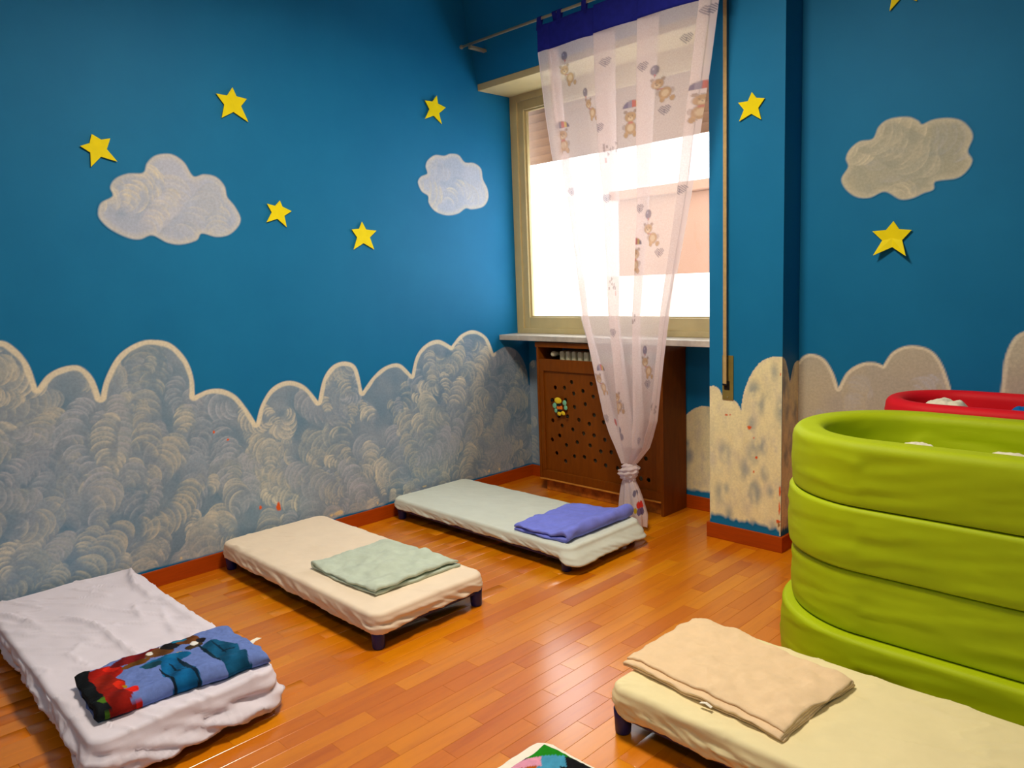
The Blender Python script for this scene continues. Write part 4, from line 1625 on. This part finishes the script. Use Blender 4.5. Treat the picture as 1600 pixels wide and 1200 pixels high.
cr1 = [(Zt((100, 963), ZT1), Zt((175, 985), ZT1), 0.008, 0.018), (Zt((165, 985), ZT1), Zt((205, 1020), ZT1), 0.011, 0.013),
       (Zt((205, 1018), ZT1), Zt((242, 1042), ZT1), 0.009, 0.011), (Zt((205, 890), ZT1), Zt((212, 920), ZT1), 0.016, 0.014),
       (Zt((212, 915), ZT1), Zt((240, 935), ZT1), 0.008, 0.014), (Zt((208, 942), ZT1), Zt((224, 970), ZT1), 0.007, 0.012),
       (Zt((0, 958), ZT1), Zt((70, 978), ZT1), 0.009, 0.016), (Zt((252, 950), ZT1), Zt((278, 1000), ZT1), 0.005, 0.012),
       (Zt((268, 985), ZT1), Zt((310, 1000), ZT1), 0.005, 0.010), (Zt((210, 905), ZT1), Zt((330, 985), ZT1), 0.005, 0.020)]
cot('low cot with crumpled white sheet and a blue printed blanket, nearest the viewer',
    (0.035, 1.375, 0.485, 1.02), ZT1, M_SH1, 1.3, hem1, [(p, q, a * 2.2, w * 0.9) for p, q, a, w in cr1], 2.6,
    drape=lambda u, v: 0.035 * max(0, (u - 0.93) / 0.07) + 0.012 * (v < 0.02), flat=BQ1)


def hem2(u, v):
    h = 0.062
    if u > 0.97:
        h += 0.012 * math.sin(v * math.pi) - 0.004
    h += 0.012 * math.exp(-(((u - 1) / 0.08) ** 2 + ((v - 1) / 0.2) ** 2))
    return h


cr2 = [(Zt((388, 847), ZT2), Zt((470, 870), ZT2), 0.004, 0.010), (Zt((465, 865), ZT2), Zt((540, 880), ZT2), 0.004, 0.010),
       (Zt((345, 848), ZT2), Zt((400, 862), ZT2), 0.006, 0.010), (Zt((475, 845), ZT2), Zt((500, 858), ZT2), 0.003, 0.010)]
cot('low cot with cream peach sheet and a mint blanket, between the two other wall cots',
    (0.035, 1.302, 1.43, 1.978), ZT2, M_SH2, 2.7, hem2, [(p, q, a * 1.5, w) for p, q, a, w in cr2], 1.1, flat=BQ2)


def hem3(u, v):
    h = 0.066
    if u > 0.9:
        h -= 0.026 * math.exp(-(((u - 1) / 0.03) ** 2)) * (0.6 + 0.4 * abs(2 * v - 1))
    return h


cot('low cot with pale grey-green sheet and a periwinkle blanket, nearest the window',
    (0.030, 1.365, 2.432, 2.985), ZT3, M_SH3, 4.1, hem3,
    [(Zt((826, 800), ZT3), Zt((832, 835), ZT3), 0.003, 0.012), (Zt((845, 800), ZT3), Zt((855, 830), ZT3), 0.003, 0.012)], 0.8, 0.05,
    drape=lambda u, v: 0.045 * max(0, (u - 0.95) / 0.05), leg_in=0.05, flat=BQ3)
cot('low cot with butter yellow sheet and a beige fleece, beside the lime green nests',
    (2.218, 3.50, 1.600, 2.142), ZT4, M_SH4, 5.9, lambda u, v: 0.066,
    [(Zt((975, 1076), ZT4), Zt((1040, 1096), ZT4), 0.005, 0.010)], 1.5, flat=BQ4)
cot('low cot with white sheet and patchwork blanket, cut off by the bottom picture edge',
    (2.235, 3.50, 0.760, 1.300), ZT5, M_SH5, 7.2, lambda u, v: 0.066, [], 0.8)

# ------------------------------------------------------------------ blankets


def blanket(name, label, corners, zbase, mat, layers=2, th=0.010, gap=0.003, roll=0.0, fuzz=0.004, wave=0.006, seed=1.0,
            stagger=0.0, colour=None, bow=0.0, nu=90, group=None, curl=0.0, nvp=46):
    """folded cloth: corners A,B,C,D (xy); u runs A->B, v runs A->D; the folds run along u"""
    A, B, Cc, D = [np.array(c[:2], float) for c in corners]
    Lv = (np.linalg.norm(D - A) + np.linalg.norm(Cc - B)) / 2
    path = []
    pitch = th + gap
    for l in range(layers):
        z = th / 2 + l * pitch
        v0, v1 = (0.0 + stagger * l, 1.0 - stagger * 0.4 * l)
        vs_ = np.linspace(v0, v1, nvp)
        if l % 2 == 1:
            vs_ = vs_[::-1]
        for v in vs_:
            path.append((v * Lv, z))
        if l < layers - 1:
            ve = vs_[-1] * Lv
            sgn = 1 if l % 2 == 0 else -1
            for a in np.linspace(-math.pi / 2, math.pi / 2, 9)[1:-1]:
                path.append((ve + sgn * pitch * 0.9 * math.cos(a), z + pitch / 2 + pitch / 2 * math.sin(a)))
    path = np.array(path)
    tg = np.gradient(path, axis=0)
    tg /= np.linalg.norm(tg, axis=1)[:, None] + 1e-9
    nor = np.column_stack([-tg[:, 1], tg[:, 0]])
    up = path + nor * th / 2
    dn = path - nor * th / 2
    n = len(path)
    prof = np.concatenate([up, dn[::-1]])
    m = len(prof)
    us = np.linspace(0, 1, nu)
    V = np.zeros((nu, m, 3))
    hmax = layers * pitch
    for i, u in enumerate(us):
        for k in range(m):
            d, z = prof[k]
            v = d / Lv
            P = (A * (1 - u) + B * u) * (1 - v) + (D * (1 - u) + Cc * u) * v
            lift = 0.0
            if roll:
                lift = roll * math.exp(-((1 - v) / 0.16) ** 2) * (z / hmax)
            if curl:
                lift += curl * math.exp(-((u) / 0.06) ** 2) * (z / hmax)
            w = wave * (z / hmax) * (fbm(P[0] * 7, P[1] * 7, seed, 2) + 0.5 * fbm(P[0] * 22, P[1] * 22, seed + 5, 2))
            e = 0.012 * fbm(u * 4 + (z > hmax * 0.5) * 3, v * 4, seed + 9, 2)
            e2 = 0.012 * fbm(v * 4 + z * 40, u * 4, seed + 19, 2)
            dirv = (D - A) / (np.linalg.norm(D - A) + 1e-9)
            diru = (B - A) / (np.linalg.norm(B - A) + 1e-9)
            edge_u = (2 * u - 1) ** 8
            edge_v = (2 * min(max(v, 0), 1) - 1) ** 8
            P = P + dirv * e * edge_v + diru * (e2 * edge_u + bow * math.sin(math.pi * min(max(v, 0), 1)) * (u - 0.5))
            drop = -0.35 * hmax * (edge_u ** 2) * (z / hmax) * 0.5
            V[i, k] = (P[0], P[1], zbase + max(z + lift + w + drop + fuzz * 0.3 * fbm(P[0] * 90, P[1] * 90, seed, 1), 0.0))
    ii = np.arange(nu * m).reshape(nu, m)
    q1 = np.stack([ii[:-1], ii[1:], np.roll(ii[1:], -1, 1), np.roll(ii[:-1], -1, 1)], -1).reshape(-1, 4)
    caps = []
    for r_ in (0, nu - 1):
        for k in range(n - 1):
            a, b = ii[r_, k], ii[r_, k + 1]
            c, d = ii[r_, m - 2 - k], ii[r_, m - 1 - k]
            caps.append((a, b, c, d) if r_ == 0 else (d, c, b, a))
    quads = np.concatenate([q1, np.array(caps)])
    me = np_mesh(name, V.reshape(-1, 3), quads, True)
    if colour is not None:
        s = np.concatenate([np.linspace(0, 1, n), np.linspace(0, 1, n)[::-1]])
        cols = np.zeros((nu, m, 4))
        for i, u in enumerate(us):
            for k in range(m):
                kk = k if k < n else m - 1 - k
                cols[i, k, :3] = colour(u, prof[k][0] / Lv, prof[k][1] / hmax, kk)
                cols[i, k, 3] = 1
        set_paint(me, cols.reshape(-1, 4))
    o = link(name, me, mat)
    tag(o, label, 'blanket', group or 'folded blankets on the cots')
    return o


M_BL2 = cloth('mint_fleece', lin(190, 202, 184), 0.09, 0.35, 16)
M_BL3 = cloth('periwinkle_fleece', lin(120, 130, 226), 0.08, 0.35, 16)
M_BL4 = cloth('beige_fleece', lin(234, 204, 164), 0.05, 0.35, 16)
M_BLP = painted_cloth('printed_fleece')

# mint blanket
zb2 = ZT2 + 0.004
blanket('folded_blanket', 'mint green fleece folded flat on the cream peach cot',
        BQ2, zb2, M_BL2,
        layers=2, th=0.012, gap=0.009, wave=0.020, seed=3.3, bow=0.01)
# periwinkle blanket: a fat fold at the cot's foot
zb3 = ZT3 + 0.004
blanket('folded_blanket', 'periwinkle blue fleece with a fat rolled fold on the pale grey-green cot',
        BQ3, zb3, M_BL3,
        layers=2, th=0.013, gap=0.007, roll=0.034, wave=0.012, seed=6.1)
# beige blanket
zb4 = ZT4 + 0.004
blanket('folded_blanket', 'beige fleece folded square on the butter yellow cot',
        BQ4, zb4, M_BL4,
        layers=4, th=0.0062, gap=0.002, wave=0.012, seed=8.4, stagger=0.012)

# printed blanket of the front cot: loose patches of colour
BLUE = np.array(lin(104, 126, 190))
patches = [  # (u, v, ru, rv, colour)
    (0.035, 0.5, 0.06, 0.9, (22, 26, 30)), (0.055, 0.93, 0.03, 0.10, (70, 110, 30)),
    (0.15, 0.22, 0.10, 0.20, (168, 28, 18)), (0.135, 0.55, 0.075, 0.30, (150, 34, 20)), (0.135, 0.90, 0.075, 0.25, (140, 26, 18)),
    (0.215, 0.88, 0.035, 0.13, (226, 34, 20)), (0.18, 0.62, 0.03, 0.12, (214, 44, 22)), (0.2, 0.70, 0.012, 0.04, (210, 160, 30)), (0.20, 0.15, 0.05, 0.08, (220, 40, 24)),
    (0.38, 0.10, 0.20, 0.10, (120, 24, 26)), (0.33, 0.24, 0.09, 0.06, (110, 70, 26)), (0.50, 0.16, 0.09, 0.12, (104, 66, 36)),
    (0.44, 0.12, 0.020, 0.06, (230, 226, 220)), (0.53, 0.07, 0.016, 0.05, (230, 226, 220)),
    (0.60, 0.10, 0.09, 0.10, (30, 28, 32)), (0.70, 0.10, 0.075, 0.13, (112, 66, 30)), (0.66, 0.03, 0.05, 0.06, (30, 120, 160)),
    (0.76, 0.22, 0.03, 0.07, (34, 30, 34)), (0.70, 0.30, 0.06, 0.06, (70, 54, 34)), (0.71, 0.24, 0.025, 0.05, (232, 230, 224)), (0.59, 0.34, 0.02, 0.04, (214, 180, 40)),
    (0.50, 0.40, 0.16, 0.11, (18, 104, 156)), (0.40, 0.44, 0.06, 0.08, (26, 72, 90)),
    (0.49, 0.78, 0.082, 0.36, (16, 96, 150)), (0.80, 0.66, 0.095, 0.34, (20, 84, 122)), (0.80, 0.92, 0.085, 0.30, (20, 84, 122)), (0.49, 0.95, 0.08, 0.25, (16, 96, 150)), (0.555, 0.80, 0.014, 0.34, (20, 46, 66)), (0.42, 0.85, 0.010, 0.30, (18, 36, 52)),
    (0.72, 0.66, 0.012, 0.32, (20, 44, 60)), (0.49, 0.72, 0.007, 0.2, (16, 48, 72)), (0.52, 0.86, 0.05, 0.014, (16, 48, 72)), (0.80, 0.56, 0.007, 0.2, (16, 48, 72)), (0.83, 0.70, 0.05, 0.014, (16, 48, 72)),
]


def print1(u, v, z, k):
    c = BLUE.copy()
    if z < 0.42 and v < 0.94:
        return c
    vv = v if z > 0.5 or v < 0.9 else 1.0
    for pu, pv, ru, rv, col in patches:
        d = math.hypot((u - pu) / ru, (vv - pv) / rv)
        d *= 1 + 0.09 * math.sin(3 * math.atan2(vv - pv, (u - pu) * 2) + pu * 30)
        if d < 1:
            c = np.array(lin(col)) * (0.85 + 0.25 * math.sin(u * 41 + v * 13))
    return c


zb1 = ZT1 + 0.004
blanket('folded_blanket', 'blue blanket with red, brown and teal print rolled on the crumpled white cot',
        BQ1, zb1, M_BLP,
        layers=2, th=0.017, gap=0.003, roll=0.014, wave=0.010, seed=11.2, colour=print1, nu=260, nvp=90)
lh = on_z((388, 1008), zb1 + 0.02)
bt = bpy.data.objects['folded_blanket.003'] if 'folded_blanket.003' in bpy.data.objects else None


def flap(name, p, q, wdt, parent, mat=M_TAG):
    """small sewn-in care tag"""
    p, q = Vector(p), Vector(q)
    d = (q - p)
    s = d.cross(Vector((0, 0, 1))).normalized() * wdt / 2
    mid = (p + q) / 2 + Vector((0, 0, 0.006))
    mb = MB()
    rows = []
    for c in (p, mid, q):
        rows.append([mb.bm.verts.new(c - s), mb.bm.verts.new(c + s), mb.bm.verts.new(c + s + Vector((0, 0, 0.0012))), mb.bm.verts.new(c - s + Vector((0, 0, 0.0012)))])
    for a, b in zip(rows[:-1], rows[1:]):
        for k in range(4):
            mb.bm.faces.new([a[k], a[(k + 1) % 4], b[(k + 1) % 4], b[k]])
    mb.bm.faces.new(rows[0])
    mb.bm.faces.new(rows[-1][::-1])
    return mb.build(name, mat, parent)


if bt:
    flap('care_tag', on_z((386, 1012), zb1 + 0.020), on_z((405, 997), zb1 + 0.020), 0.018, bt)
b4 = bpy.data.objects.get('folded_blanket.002')
if b4:
    flap('care_tag', on_z((1094, 1098), zb4 + 0.012), on_z((1112, 1106), zb4 + 0.012), 0.010, b4)

# patchwork blanket of the near cot
PCH = {'g': lin(30, 132, 24), 'p': lin(220, 150, 176), 't': lin(70, 150, 186), 'k': lin(20, 20, 22), 'o': lin(176, 84, 20), 'r': lin(190, 40, 40)}
AP = np.array(Zt((845, 1152), ZT5 + .01))


def print5(u, v, z, k):
    # u along +x, v towards the viewer, measured from the far corner
    a, b = u * 0.62, v * 0.42
    w = 0.008 * math.sin(a * 40) + 0.008 * math.sin(b * 33)
    s, d = a + b + w, a - b + w
    if s < 0.085:
        return PCH['g'] if d > -0.055 else PCH['k']
    if s < 0.135:
        return PCH['p'] if d < 0.0 else (PCH['t'] if d < 0.07 else PCH['k'])
    n = int(math.floor(s / 0.09)) * 3 + int(math.floor(d / 0.08))
    if s < 0.26:
        return PCH['o'] if d < -0.02 else (PCH['t'] if d < 0.05 else PCH['k'])
    return PCH['gptkor'[n % 6]]


x5, y5 = 2.292, 1.252
blanket('folded_blanket', 'patchwork blanket in green, pink, blue and black on the white cot at the bottom',
        [(x5, y5), (x5 + 0.62, y5), (x5 + 0.62, y5 - 0.42), (x5, y5 - 0.42)], ZT5 + 0.004, M_BLP,
        layers=2, th=0.010, gap=0.003, wave=0.005, seed=14.0, colour=print5, nu=200, nvp=80)

# ------------------------------------------------------------------ foam nests (oval padded beds) in two stacks


def stadium(cx, cy, Lx, R, n):
    """points and outward normals around a stadium with its long axis on x"""
    P, N = [], []
    ls = Lx - 2 * R
    na = int(n * 0.32)
    nl = (n - 2 * na) // 2
    for t in np.linspace(0, 1, nl, endpoint=False):
        P.append((cx - ls / 2 + ls * t, cy - R)); N.append((0, -1))
    for t in np.linspace(-math.pi / 2, math.pi / 2, na, endpoint=False):
        P.append((cx + ls / 2 + R * math.cos(t), cy + R * math.sin(t))); N.append((math.cos(t), math.sin(t)))
    for t in np.linspace(0, 1, nl, endpoint=False):
        P.append((cx + ls / 2 - ls * t, cy + R)); N.append((0, 1))
    for t in np.linspace(math.pi / 2, 3 * math.pi / 2, na, endpoint=False):
        P.append((cx - ls / 2 + R * math.cos(t), cy + R * math.sin(t))); N.append((math.cos(t), math.sin(t)))
    return np.array(P), np.array(N)


def nest(label, cx, cy, Lx, R, z0, h, wall, mat, seed, group, pad=False, wr=1.0):
    t = empty('foam_nest', (cx, cy, z0), label, 'foam bed', group)
    n = 220
    P, N = stadium(cx, cy, Lx, R, n)
    s_arc = np.concatenate([[0], np.cumsum(np.hypot(*np.diff(P, axis=0).T))])
    # section: list of (inset from outer, z, wrinkle weight)
    sec = []
    rb, rt = 0.010, (0.030 if pad else 0.016)
    for a in np.linspace(0, math.pi / 2, 5):
        sec.append((rb - rb * math.sin(a), z0 + rb - rb * math.cos(a), 0.3))
    for q in np.linspace(0, 1, 16)[1:-1]:
        sec.append((-0.003 * math.sin(q * math.pi), z0 + rb + (h - rb - rt) * q, 1.0))
    for a in np.linspace(0, math.pi / 2, 7):
        sec.append((rt - rt * math.cos(a), z0 + h - rt + rt * math.sin(a), 0.35))
    for q in np.linspace(0, 1, 5)[1:-1]:
        sec.append((rt + (wall - 2 * rt) * q, z0 + h, 0.3))
    for a in np.linspace(0, math.pi / 2, 7):
        sec.append((wall - rt + rt * math.sin(a), z0 + h - rt + rt * math.cos(a), 0.4))
    for q in np.linspace(0, 1, 12)[1:]:
        sec.append((wall, z0 + h - rt - (h - rt - 0.01) * q, 1.6))
    V = np.zeros((len(sec), n, 3))
    for k, (ins, z, w) in enumerate(sec):
        for i in range(n):
            s = s_arc[i]
            d = 0.0040 * fbm(s * 1.8 + z * 5, z * 20 - s * 3, seed, 2) + 0.0008 * fbm(s * 9, z * 60 + s * 6, seed + 4, 2)
            ridge = max(0, 1 - 3.2 * abs(fbm(s * 1.1 + z * 4.5, z * 9 - s * 1.4, seed + 7.7, 2))) ** 3
            d += 0.0035 * ridge
            d *= w * wr
            V[k, i, :2] = P[i] - N[i] * ins + N[i] * d * (1 if k < 26 else -1)
            V[k, i, 2] = z
    ii = np.arange(len(sec) * n).reshape(len(sec), n)
    quads = np.stack([ii[:-1], np.roll(ii[:-1], -1, 1), np.roll(ii[1:], -1, 1), ii[1:]], -1).reshape(-1, 4)
    close = np.stack([ii[-1], np.roll(ii[-1], -1), np.roll(ii[0], -1), ii[0]], -1)
    me = np_mesh('padded_wall', V.reshape(-1, 3), np.concatenate([quads, close]), True)
    link('padded_wall', me, mat, t)
    if pad:
        P2, N2 = stadium(cx, cy, Lx - 2 * wall - 0.004, R - wall - 0.002, 160)
        mb = MB()
        v0 = [mb.bm.verts.new((p[0], p[1], z0 + 0.012)) for p in P2]
        v1 = [mb.bm.verts.new((p[0], p[1], z0 + 0.055)) for p in P2]
        v2 = [mb.bm.verts.new((p[0] - q[0] * 0.02, p[1] - q[1] * 0.02, z0 + 0.065)) for p, q in zip(P2, N2)]
        for a, b in ((v0, v1), (v1, v2)):
            for i in range(len(a)):
                j = (i + 1) % len(a)
                mb.bm.faces.new([a[i], a[j], b[j], b[i]])
        mb.bm.faces.new(v2)
        mb.bm.faces.new(v0[::-1])
        mb.build('base_pad', mat, t)
    return t


GX, GY, GR, GL = 2.345, 2.588, 0.335, 1.24
gl_ = ['lime green padded nest on the floor, widest and lowest of its stack',
       'lime green padded nest, second from the floor in the green stack',
       'lime green padded nest, third from the floor in the green stack',
       'lime green padded nest with open rim, topmost of the green stack']
for i in range(4):
    ex = (0.026, 0.0, 0.003, 0.0)[i]
    nest(gl_[i], GX + GL / 2 + (0.0, 0.002, -0.006, 0.0)[i], GY + (-0.012, 0.0, -0.004, 0.0)[i], GL + 2 * ex, GR + ex, i * 0.2 + 0.0005, 0.197, 0.10, M_GREEN, 20.0 + 3 * i,
         'stacked lime green foam nests', pad=(i == 3))
rl_ = ['red padded nest on the floor behind the green stack', 'red padded nest, second from the floor behind the green stack',
       'red padded nest, third from the floor behind the green stack', 'red padded nest with open rim, topmost of the stack behind the green one']
for i in range(4):
    nest(rl_[i], 2.432 + GL / 2, 3.198, GL, 0.236, i * 0.203 + 0.0005, 0.200, 0.07, M_RED, 50.0 + 3 * i, 'stacked red foam nests', pad=(i == 3), wr=0.6)


def cloth_heap(name, label, cx, cy, z0, lx, ly, h, mat, seed):
    """crumpled cloth lying in a nest"""
    n, m = 60, 36
    V = np.zeros((m, n, 3))
    for j in range(m):
        q = j / (m - 1)
        r = math.sin(q * math.pi / 2)
        for i in range(n):
            a = 2 * math.pi * i / n
            x, y = r * math.cos(a), r * math.sin(a)
            wob = 1 + 0.12 * fbm(2 * math.cos(a), 2 * math.sin(a), seed, 2)
            zz_ = h * (max(1 - r ** 4, 0)) ** 0.8
            zz_ *= 1 + 0.07 * fbm(x * 3, y * 3, seed + 2, 3)
            V[j, i] = (cx + x * lx * wob, cy + y * ly * wob, z0 + max(zz_, 0) + 0.001)
    ii = np.arange(n * m).reshape(m, n)
    quads = np.stack([ii[:-1], ii[1:], np.roll(ii[1:], -1, 1), np.roll(ii[:-1], -1, 1)], -1).reshape(-1, 4)
    o = link(name, np_mesh(name, V.reshape(-1, 3), quads, True), mat)
    tag(o, label, 'cloth')
    return o


cloth_heap('folded_cloth', 'white cloth in the topmost green nest, towards its rounded end', 2.725, 2.57, 0.666, 0.085, 0.10, 0.079, M_WHITE_CLOTH, 3.0)
cloth_heap('folded_cloth', 'white cloth in the topmost green nest, at the picture edge', 3.00, 2.58, 0.666, 0.13, 0.10, 0.077, M_WHITE_CLOTH, 5.0)
cloth_heap('folded_cloth', 'white cloth heaped in the topmost red nest', 2.645, 3.17, 0.675, 0.105, 0.10, 0.126, M_WHITE_CLOTH, 7.0)
cloth_heap('folded_cloth', 'bright blue cloth in the topmost red nest', 2.91, 3.18, 0.675, 0.085, 0.10, 0.118, M_TEAL_CLOTH, 9.0)
